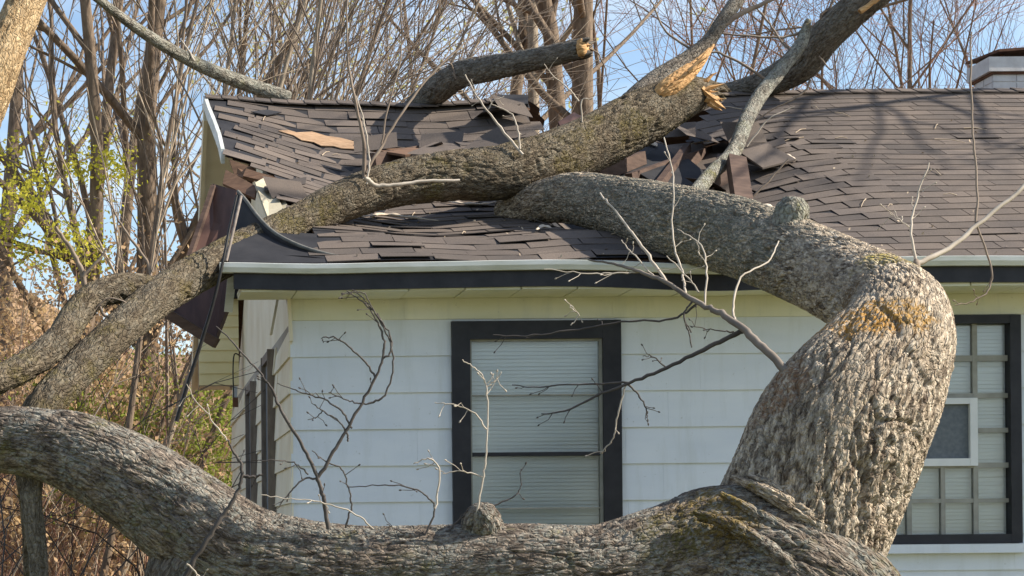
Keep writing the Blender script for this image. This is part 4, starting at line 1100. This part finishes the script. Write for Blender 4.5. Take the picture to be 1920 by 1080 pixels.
# ---- big limb leaning up over the right ridge with a grey branch hanging from it
rlimb = thing('leaning_limb', 'thick dark limb leaning up from the ridge toward the top of the picture', 'tree limb', at(1330, 175, 3.9))
dp = [(1290, 170, 3.9, 9), (1340, 172, 3.8, 13), (1395, 165, 3.6, 19), (1450, 150, 3.4, 27), (1505, 118, 3.2, 33), (1545, 72, 3.0, 31), (1600, 20, 2.8, 31), (1660, -30, 2.6, 30), (1760, -120, 2.3, 28)]
cobj('limb', bark_tube('leaning_limb', path_px(dp), ds=.011, cell=.024, amp=.014, seed=41, aspect=3, lump=.08), M['bark_dark'], rlimb)
ep = [(1296, 372, .85, 15), (1335, 325, 1.25, 14), (1375, 285, 1.6, 14), (1400, 225, 2.0, 14), (1425, 180, 2.3, 14), (1465, 130, 2.6, 13), (1500, 85, 2.75, 12), (1512, 50, 2.8, 8), (1516, 36, 2.8, 5)]
cobj('branch', bark_tube('hanging_branch', path_px(ep), ds=.011, cell=.03, amp=.004, seed=43, aspect=4, lump=.05), M['bark_limb'], rlimb)
for pts, Y, r0, r1, mat in [
    ([(1612, 22), (1640, 2), (1665, -15)], 2.45, 14, 10, 'rawwood'),
    ([(1552, 52), (1540, 30), (1555, 15), (1565, -5)], 2.9, 9, 6, 'twig_grey'),
    ([(1516, 50), (1490, 65), (1440, 70), (1350, 62)], 2.8, 8, 4, 'twig_grey'),
    ([(1490, 105), (1460, 70), (1440, 40), (1410, 5)], 2.8, 6, 4, 'twig_grey'),
    ([(1445, 155), (1400, 125), (1350, 100), (1330, 98)], 3.1, 7, 5, 'twig_grey'),
    ([(1520, 150), (1510, 170), (1480, 190), (1440, 210), (1400, 240)], 2.6, 6, 3, 'twig_grey'),
    ([(1535, 105), (1560, 130), (1575, 90)], 2.9, 4, 3, 'twig_grey'),
    ([(1400, 275), (1440, 225), (1490, 200)], 1.7, 4, 2, 'twig_light'),
    ([(1400, 380), (1440, 340), (1478, 298)], .9, 6, 4, 'twig_grey')]:
    twig(rlimb, pts, Y, r0, r1, mat)

# ---- thin limb falling in from the upper left onto the ridge
flimb = thing('slanting_branch', 'pale slender branch slanting down onto the left end of the ridge', 'branch', at(500, 172, 3.9))
cobj('branch', bark_tube('slanting_branch', path_px([(150, -30, 2.2, 8), (222, 28, 2.6, 9), (290, 75, 3.0, 11), (360, 115, 3.4, 12), (420, 142, 3.7, 13), (480, 164, 3.9, 14), (540, 185, 4.0, 14)]), ds=.012, cell=.03, amp=.004, seed=51), M['bark_limb'], flimb)
twig(flimb, [(365, 115), (350, 90), (340, 75)], 3.3, 6, 3, 'twig_light')

# ---- leaning sunlit trunk in the top left corner
lt = thing('leaning_tree', 'sunlit bare trunk leaning in at the top left corner', 'tree trunk', at(-260, 900, -.6))
ltp = [(-420, 1250, -.8, 46), (-250, 800, -.6, 44), (-110, 420, -.4, 42), (-20, 175, -.3, 41), (12, 92, -.2, 38), (52, -6, 0, 36), (95, -120, .2, 34)]
cobj('trunk', bark_tube('leaning_trunk', path_px(ltp), ds=.012, cell=.03, amp=.010, seed=61, aspect=5, lump=.05), bark_mat('tan_bare_trunk', (0.22, 0.14, 0.07), (0.44, 0.30, 0.16), (0.60, 0.45, 0.27), (0.40, 0.33, 0.22), 0.3), lt)

# ================================================================== LOOSE WRECKAGE
def loose(name, me, mat, label, cat, group=None):
    return tag(obj(name, me, mat), label, cat, group)
pan = thing('torn_roof_panel', 'dark brown roof panel torn off and hanging over the house corner', 'roof panel', at(405, 640, .5))
face = [at(400, 350, 1.35), at(444, 362, 1.15), at(436, 560, .62), at(405, 640, .42), at(318, 586, .55)]
cobj('panel', slab(face, .05, 'panel'), M['brownpanel'], pan)
cobj('edge_board', MB().beam(at(318, 590, .48), at(406, 644, .36), .05, .06).mesh('edge_board'), M['board'], pan)
cobj('edge_board', MB().beam(at(401, 352, 1.3), at(320, 588, .5), .03, .05).mesh('edge_board'), M['board'], pan)
cobj('flashing', MB().beam(at(436, 505, .1), at(428, 585, .1), .012, .05).mesh('flashing'), M['gutter'], pan)

# peeled felt curling up at the corner
top = [(446, 360, .55), (462, 378, .40), (482, 405, .22), (508, 432, .05), (540, 452, -.10), (585, 470, -.22), (640, 484, -.30)]
bot = [(424, 492, -.30), (440, 480, -.28), (462, 478, -.26), (492, 480, -.26), (530, 480, -.28), (580, 482, -.32), (640, 490, -.36)]
A = catmull(np.array([at(*p) for p in top]), 8); B = catmull(np.array([at(*p) for p in bot]), 8)
n = len(A); rows2 = 14; vv = []
for j in range(rows2):
    f = j / (rows2 - 1); c = A * (1 - f) + B * f
    c = c + np.array([0, .16 * math.sin(f * math.pi), -.05 * math.sin(f * math.pi)])
    vv.append(c)
vv = np.array(vv); ii = np.arange(rows2 * n).reshape(rows2, n)
ff = np.stack([ii[:-1, :-1], ii[:-1, 1:], ii[1:, 1:], ii[1:, :-1]], 2).reshape(-1, 4)
fo = loose('peeled_felt', mesh_np('peeled_felt', vv.reshape(-1, 3), ff), M['felt'], 'black roofing felt peeled up in a curl at the roof corner above the gutter', 'roofing felt')
md = fo.modifiers.new('thick', 'SOLIDIFY'); md.thickness = .006
rim = catmull(np.array([at(a, b - 1, Y) for a, b, Y in top]), 8)
cobj('felt_edge', tube_mesh('felt_edge', [(rim, np.full(len(rim), rad(3.6, 0)))], 6), simple('grey_felt_edge', (.08, .08, .075), (.16, .155, .14), 20, .8, .2, .003), fo)
# long black strip hanging from the corner
strip = catmull(np.array([at(444, 366, -.40), at(432, 420, -.44), at(418, 490, -.50), at(402, 560, -.50), at(378, 640, -.48), at(352, 720, -.46), at(331, 790, -.45)]), 8)
loose('hanging_strip', tube_mesh('hanging_strip', [(strip, np.linspace(rad(2.2, 0), rad(4.2, 0), len(strip)))], 6), M['cable'], 'thin black strip dangling from the broken roof corner', 'strip')
strip2 = catmull(np.array([at(452, 368, -.20), at(438, 430, -.36), at(424, 490, -.46)]), 8)
loose('trim_strip', tube_mesh('trim_strip', [(strip2, np.full(len(strip2), rad(3, 0)))], 6), M['woodframe'], 'short bent trim strip beside the curled felt at the gutter end', 'strip')
# broken board standing out of the hole
q = MB().beam(at(1380, 300, 1.35), at(1394, 392, .72), rad(34, 1), .07, (0, -1, .3))
loose('broken_board', q.mesh('broken_board'), M['board'], 'broken brown board end sticking up beside the crushed roof hole', 'board')

def chip(name, pts, wpx, label, mat='barkchip', lift=.02):
    P = catmull(np.array([on_roof(a, b, lift) for a, b in pts]), 10); k = len(P)
    rr = rad(wpx, .5) * np.sin(np.linspace(.25, math.pi - .2, k)) * (1 + .25 * np.sin(np.arange(k) * .9))
    a = np.linspace(0, math.pi, 7); ring = []
    T = np.gradient(P, axis=0); T /= np.linalg.norm(T, axis=1)[:, None]
    sd = np.cross(T, [0, 0, 1.]); sd /= np.linalg.norm(sd, axis=1)[:, None]; up = np.cross(sd, T)
    for t in a: ring.append(P + sd * (rr * math.cos(t))[:, None] + up * (rr * .7 * math.sin(t))[:, None])
    vv = np.array(ring).transpose(1, 0, 2); kk = len(a); ii = np.arange(k * kk).reshape(k, kk); nx = np.roll(ii, -1, 1)
    f = np.stack([ii[:-1], nx[:-1], nx[1:], ii[1:]], 2).reshape(-1, 4)
    return loose(name, mesh_np(name, vv.reshape(-1, 3), f), M[mat], label, 'bark', 'bark pieces on the roof')
chip('bark_piece', [(676, 414), (715, 410), (760, 414), (822, 420)], 8, 'long pale slab of bark lying on the shingles below the mossy limb')
chip('bark_piece', [(832, 382), (860, 388), (900, 390), (930, 384)], 6, 'thin curved bark strip tucked under the mossy limb above the shingles')
chip('bark_piece', [(1005, 438), (1018, 432), (1034, 434)], 6, 'small white bark flake on the roof near the trunk tip')
chip('bark_piece', [(1420, 392), (1440, 396), (1462, 404)], 9, 'rough bark chunk behind the lichened stub on the trunk')
chip('bark_piece', [(1466, 298), (1478, 300), (1492, 308)], 6, 'small tilted white flake on the shingles to the right of the hole')
chip('bark_piece', [(1205, 268), (1218, 272), (1232, 280)], 9, 'tan splinter peeking out from under the mossy limb at the hole')

# ================================================================== BACKGROUND WOOD
def grow(r_, base, d0, length, rad0, levels, kids, wig=.12, upb=.05, spread=(.45, .95), shrink=(.45, .7), bare=.35, flat=0.0, rmin=.0035):
    """returns polylines per level"""
    out_ = [[] for _ in range(levels)]
    def br(p, d, ln, rr, lv):
        n = 9 if lv == 0 else (7 if lv < 3 else 5)
        P = [p]; q = p.copy(); step = ln / (n - 1)
        for i in range(n - 1):
            d = d + r_.normal(0, wig * (1 + .35 * lv), 3) + np.array([0, 0, upb]); d = d / np.linalg.norm(d)
            q = q + d * step; P.append(q.copy())
        P = np.array(P); R0 = np.linspace(rr, max(rr * .35, rmin), n)
        out_[lv].append((P, R0))
        if lv + 1 >= levels: return
        k = kids[lv]
        for _ in range(k):
            f = r_.uniform(bare if lv == 0 else .2, 1.0); i = min(int(f * (n - 1)), n - 2); u = f * (n - 1) - i
            pp = P[i] * (1 - u) + P[i + 1] * u; dd = P[i + 1] - P[i]; dd /= np.linalg.norm(dd)
            a = r_.normal(0, 1, 3); a -= dd * (a @ dd); a /= np.linalg.norm(a)
            g = r_.uniform(*spread); nd = dd * math.cos(g) + a * math.sin(g); nd[1] *= (1 - flat); nd /= np.linalg.norm(nd)
            rc = (R0[i] * (1 - u) + R0[i + 1] * u)
            br(pp, nd, ln * r_.uniform(*shrink) * (1 - .35 * f), max(rc * r_.uniform(.4, .65), rmin), lv + 1)
    br(np.array(base, float), np.array(d0, float) / np.linalg.norm(d0), length, rad0, 0)
    return out_

def leaf_mesh(name, centers, r_, size=(.02, .045)):
    n = len(centers); c = np.asarray(centers)
    a = r_.normal(0, 1, (n, 3)); a /= np.linalg.norm(a, axis=1)[:, None]
    b = np.cross(a, r_.normal(0, 1, (n, 3))); b /= np.linalg.norm(b, axis=1)[:, None]
    s = r_.uniform(*size, n)[:, None]
    v = np.stack([c - a * s, c - b * s * .55, c + a * s, c + b * s * .55], 1).reshape(-1, 3)
    return mesh_np(name, v, np.arange(4 * n).reshape(n, 4), False)

def bg_tree(px, Y, top_px, lean, r_px, seed, label, levels=4, kids=(9, 6, 5), leaves=None, nleaf=0, mt='trunk_far', mtw='twig_grey', name='bare_tree', group='bare trees behind the house', bare=.35, hmax=None, spread=(.35, .85), leafsz=(.03, .06), upb=.04, flat=.0):
    r_ = np.random.default_rng(seed)
    p = at(px, 600, Y); x, y = p[0], p[1]; z = ground_z(x, y) - .05
    H = hmax or (at(px, top_px, Y)[2] - z)
    t = thing(name, label, 'tree', (x, y, z), group)
    pl = grow(r_, (x, y, z), (lean[0], lean[1], 1), H, rad(r_px, Y), levels, kids, wig=.06, upb=upb, bare=bare, spread=spread, flat=flat)
    cobj('trunk', tube_mesh('trunk', pl[0], 9), M[mt], t)
    if len(pl[1]): cobj('boughs', tube_mesh('boughs', pl[1], 5), M[mt], t)
    tw = [q for lv in pl[2:] for q in lv]
    if tw: cobj('crown', tube_mesh('crown', tw, 3), M[mtw], t, 'stuff')
    if leaves:
        tips = np.array([q[0][-1] for q in pl[-1]] + [q[0][2] for q in pl[-1]])
        c = tips[r_.integers(0, len(tips), nleaf)] + r_.normal(0, .10, (nleaf, 3))
        cobj('leaves', leaf_mesh('leaves', c, r_, leafsz), M[leaves], t, 'stuff')
    return t

# trees whose trunks can be told apart: px at mid height, depth, top, lean, radius px
bg_tree(150, 10.5, -260, (.00, 0), 21, 101, 'dark straight tree trunk, first of the dark trunks at the left', kids=(10, 6, 4), bare=.3)
bg_tree(206, 12.0, -300, (.02, 0), 18, 102, 'slim dark trunk standing just left of the thickest dark trunk', kids=(9, 6, 4), bare=.3)
bg_tree(258, 11.0, -320, (.03, .02), 29, 103, 'thickest dark trunk in the wood left of the house', kids=(11, 7, 4), bare=.3)
bg_tree(75, 14.0, -250, (.05, 0), 18, 104, 'dark tree beside the leaning sunlit trunk', kids=(9, 6, 4), bare=.25, mtw='twig_tan')
bg_tree(20, 16.0, -250, (-.03, 0), 21, 105, 'dark tree at the left edge behind the fork', kids=(9, 6, 4), bare=.25)
bg_tree(300, 15.0, -250, (.10, 0), 9, 106, 'thin tree leaning right behind the torn roof edge', kids=(9, 6, 5), bare=.25, mtw='twig_tan')
bg_tree(385, 13.0, -150, (-.02, 0), 8, 107, 'thin pale tree right beside the barge board', kids=(9, 6, 5), bare=.3, mt='trunk_tan', mtw='twig_tan')
bg_tree(922, 15.0, -300, (-.03, 0), 21, 108, 'straight grey trunk behind the short ridge limb', kids=(8, 6, 4), bare=.55, leaves='leaf_pale', nleaf=1500)
bg_tree(985, 14.0, -300, (.055, 0), 20, 109, 'slim grey trunk seen through the gap in the ridge', kids=(7, 5, 4), bare=.6, mt='trunk_tan')
bg_tree(1092, 13.0, -320, (-.01, 0), 35, 110, 'thick grey trunk with a twin stem behind the mossy limb', kids=(8, 6, 4), bare=.6)
bg_tree(1085, 13.4, -320, (.03, 0), 29, 111, 'second stem of the twin grey trunk behind the ridge', kids=(8, 6, 4), bare=.6)
bg_tree(1200, 20.0, -200, (-.04, 0), 8, 112, 'fine reddish bare tree behind the broken end of the mossy limb', kids=(12, 8, 6), bare=.35, mtw='twig_red', flat=.2)
bg_tree(1290, 22.0, -160, (.03, 0), 7, 113, 'fine reddish bare tree just right of the splintered end', kids=(12, 8, 6), bare=.35, mtw='twig_red')
bg_tree(1560, 26.0, 10, (.05, 0), 6, 114, 'small hazy bare tree behind the leaning limb', kids=(12, 8, 6), bare=.4, mtw='twig_grey')
bg_tree(1700, 27.0, 0, (-.06, 0), 6, 115, 'low bare tree between the leaning limb and the chimney', kids=(12, 8, 6), bare=.4, mtw='twig_grey', spread=(.5, 1.0))
bg_tree(1790, 24.0, -120, (-.03, 0), 9, 116, 'spreading bare tree just left of the chimney', kids=(13, 8, 6), bare=.42, mtw='twig_red', spread=(.5, 1.0))
bg_tree(1862, 26.0, -180, (.03, 0), 8, 117, 'bare tree rising behind the chimney', kids=(12, 8, 6), bare=.42, mtw='twig_grey')
bg_tree(1420, 28.0, -60, (.02, 0), 6, 118, 'faint bare tree behind the grey hanging branch', kids=(12, 8, 6), bare=.4, mtw='twig_grey')
bg_tree(600, 24.0, -100, (.06, 0), 7, 119, 'pale budding tree behind the ridge left of centre', kids=(12, 8, 5), bare=.3, leaves='leaf_pale', nleaf=2600, mtw='twig_tan')
bg_tree(840, 25.0, -100, (.02, 0), 7, 120, 'pale budding tree behind the curved ridge limb', kids=(12, 8, 5), bare=.3, leaves='leaf_pale', nleaf=3000, mtw='twig_tan')
bg_tree(2620, 4.6, -1500, (-.04, -.02), 42, 121, 'tall bare tree beyond the right end of the roof', kids=(9, 5, 3), bare=.35, spread=(.7, 1.2))

# leaning saplings sweeping up to the right behind the left roof
sw = np.random.default_rng(55)
for i, (bx, tx, Y) in enumerate([(300, 560, 8.0), (345, 690, 8.6), (400, 640, 9.2), (430, 820, 9.6), (470, 760, 10.2), (505, 670, 7.6), (360, 600, 10.8), (540, 900, 11.2), (280, 480, 9.0), (620, 960, 12.0), (330, 780, 11.6), (450, 560, 12.4)]):
    p = at(bx, 560, Y); q = at(tx + 130, -40, Y); z = ground_z(p[0], p[1])
    d = np.array([q[0] - p[0], sw.uniform(-.4, .4), q[2] - p[2]])
    base = np.array([p[0] - d[0] * .35, p[1], z])
    d = np.array([q[0] - base[0], 0, q[2] - base[2]])
    lab = ['slender sapling arching right behind the barge board', 'long sapling sweeping right over the left ridge', 'thick-stemmed leaning sapling above the left ridge', 'low arching sapling reaching toward the curved ridge limb',
           'arched sapling behind the middle of the left ridge', 'leaning stem crossing above the slanting branch', 'fine sapling deep behind the torn roof edge', 'far-reaching sapling ending near the grey trunks', 'short sapling rising beside the dark trunks',
           'sapling bending right behind the bare felt patch', 'very low sapling sweeping far right under the others', 'upright thin sapling behind the slanting branch end'][i]
    t = thing('leaning_sapling', lab, 'sapling', base, 'leaning saplings behind the roof')
    pl = grow(sw, base, d / np.linalg.norm(d) * 1 + np.array([-.05, 0, .08]), np.linalg.norm(d) * 1.1, rad([8, 9, 8, 6, 6, 9, 5, 5, 6, 5, 5, 4][i], Y), 3, (20, 5), wig=.035, upb=-.016, bare=.25, spread=(.2, .6), shrink=(.3, .6), flat=.3)
    cobj('trunk', tube_mesh('trunk', pl[0], 7), M['trunk_tan' if i % 2 else 'trunk_far'], t)
    cobj('crown', tube_mesh('crown', pl[1] + pl[2], 3), M['twig_tan' if i % 3 == 0 else 'twig_grey'], t, 'stuff')

# thicket at the left: cane stems, dry leaves, first green
th = np.random.default_rng(77)
def thicket(name, n, xr, yr, hr, rr, mat, label, cat, sides=3, bend=.35):
    P = []
    for _ in range(n):
        y = th.uniform(*yr); x = th.uniform(*xr) * (y + DC) / (7 + DC); z = ground_z(x, y) - .05
        h = th.uniform(*hr); d = np.array([th.normal(0, .28), th.normal(0, .2), 1.0]); q = np.array([x, y, z]); pts = [q]
        cv = np.array([th.normal(0, bend), th.normal(0, bend), -abs(th.normal(0, bend))])
        k = 7
        for i in range(k):
            d = d + cv * .18 + th.normal(0, .07, 3); d /= np.linalg.norm(d); q = q + d * h / k; pts.append(q)
        r0 = th.uniform(*rr); P.append((np.array(pts), np.linspace(r0, r0 * .35, k + 1)))
        for _s in range(4):
            i = th.integers(2, k); dd = pts[i] - pts[i - 1] + th.normal(0, .22, 3) * h / k * 2
            dd = dd / np.linalg.norm(dd) * h * th.uniform(.1, .28)
            P.append((np.array([pts[i], pts[i] + dd * .5 + th.normal(0, .02, 3), pts[i] + dd]), np.array([r0 * .5, r0 * .35, r0 * .2])))
    o = obj(name, tube_mesh(name, P, sides), M[mat], kind='stuff'); o['label'] = label; o['category'] = cat
    return P
P1 = thicket('red_thicket', 800, (-3.2, .85), (8.5, 19), (1.4, 4.0), (.005, .013), 'twig_red', 'tangled reddish canes of the thicket left of the house', 'thicket')
P2 = thicket('tan_thicket', 560, (-3.2, .85), (8.0, 20), (1.4, 4.4), (.005, .013), 'twig_tan', 'pale tan stems standing through the thicket left of the house', 'thicket')
P3 = thicket('dark_vines', 36, (-2.2, 1.2), (2.5, 8), (2.0, 4.5), (.005, .010), 'twig_dark', 'dark thin vines hanging in the thicket beside the porch', 'vines', bend=.6)
def leaf_field(name, n, mat, label, xr, yr, pzr, size, clump=40, spread=.35):
    c = []
    m_ = max(1, n // clump)
    for _ in range(m_):
        y = th.uniform(*yr); px = th.uniform(*xr); py = th.uniform(*pzr); c0 = at(px, py, y)
        if c0[2] < ground_z(c0[0], c0[1]): c0[2] = ground_z(c0[0], c0[1]) + .1
        c.append(c0 + th.normal(0, spread * th.uniform(.4, 1.2), (clump, 3)) * np.array([1, 1, .8]))
    o = obj(name, leaf_mesh(name, np.vstack(c), th, size), M[mat], kind='stuff'); o['label'] = label; o['category'] = 'leaves'
leaf_field('golden_leaves', 5400, 'leaf_gold', 'sunlit golden dry leaves low in the thicket', (-250, 300), (8.0, 9.6), (560, 1075), (.02, .05), 60, .3)
leaf_field('dry_leaves', 24000, 'leaf_dry', 'dry tan and orange leaves caught in the thicket', (-300, 470), (8, 19), (480, 1070), (.015, .045), 60, .45)
leaf_field('green_leaves', 15000, 'leaf_green', 'low green undergrowth behind the lower limb', (60, 480), (8.5, 15), (690, 960), (.015, .035), 60, .28)
for nm, mt_, lb, spots_, nn_ in [('spring_leaves', 'leaf_spring', 'bright yellow green spring leaf clusters in the thicket', [(185, 285), (205, 305), (150, 320), (25, 360), (60, 385), (15, 430), (105, 300), (150, 455), (120, 440), (175, 480), (90, 480), (40, 470), (225, 330), (10, 290), (70, 340)], 150),
                                 ('low_green_leaves', 'leaf_green', 'fresh green leaves low in the undergrowth', [(150, 790), (190, 810), (120, 770), (230, 830), (400, 760), (420, 800), (440, 860), (400, 900), (430, 930), (380, 840), (445, 760), (260, 800), (390, 720)], 190)]:
    cc = []
    for (a_, b_) in spots_:
        c0 = at(a_, b_, th.uniform(8.5, 11)); cc.append(c0 + th.normal(0, 1, (nn_, 3)) * np.array([.10, .12, .08]) * th.uniform(.8, 1.5)); cc.append(c0 + th.normal(0, .3, (nn_ // 4, 3)))
    o = obj(nm, leaf_mesh(nm, np.vstack(cc), th, (.015, .034)), M[mt_], kind='stuff'); o['label'] = lb; o['category'] = 'leaves'

# litter blown onto the roof
rl = np.random.default_rng(91); pts = []
for _ in range(150):
    x = rl.uniform(.7, 6.2); t = rl.beta(1.0, 1.6)
    p = R_(x, t); a_, b_ = proj(p)
    if missing(a_, b_): continue
    pts.append(p + np.array([0, -.004, .012]))
o = obj('roof_litter', leaf_mesh('roof_litter', np.array(pts), rl, (.006, .016)), M['twig_tan'], kind='stuff'); o['label'] = 'scattered dead leaves and chips on the shingles'; o['category'] = 'litter'
sp_ = []
for _ in range(46):
    x = rl.uniform(.9, 6.0); t = rl.uniform(.05, .9); p = R_(x, t)
    if missing(*proj(p)): continue
    d = rl.normal(0, 1, 3) * np.array([1, .7, 0]); d /= np.linalg.norm(d); ln = rl.uniform(.05, .22)
    q_ = p + d * ln; q_ = R_(q_[0], (q_[1] - YE) / RUN)
    sp_.append((np.array([p + (0, 0, .012), (p + q_) / 2 + (0, 0, .022), q_ + (0, 0, .012)]), np.array([.004, .003, .002])))
o = obj('fallen_twigs', tube_mesh('fallen_twigs', sp_, 4), M['twig_tan'], kind='stuff'); o['label'] = 'small broken twigs strewn over the shingles'; o['category'] = 'twigs'

# loose wire and junction box hanging by the porch panel
wr = catmull(np.array([at(452, 668, 5.3), at(440, 664, 5.2), at(437, 690, 5.2), at(438, 748, 5.2)]), 6)
hw = thing('hanging_wire', 'thin dark wire with a small box dangling before the yellow porch panel', 'wire', at(438, 760, 5.2))
cobj('wire', tube_mesh('wire', [(wr, np.full(len(wr), .006))], 5), M['cable'], hw)
bx = at(442, 752, 5.2); cobj('junction_box', MB().box(bx[0] - .025, bx[0] + .02, bx[1] - .02, bx[1] + .02, bx[2] - .05, bx[2] + .03).mesh('junction_box'), M['rust'], hw)
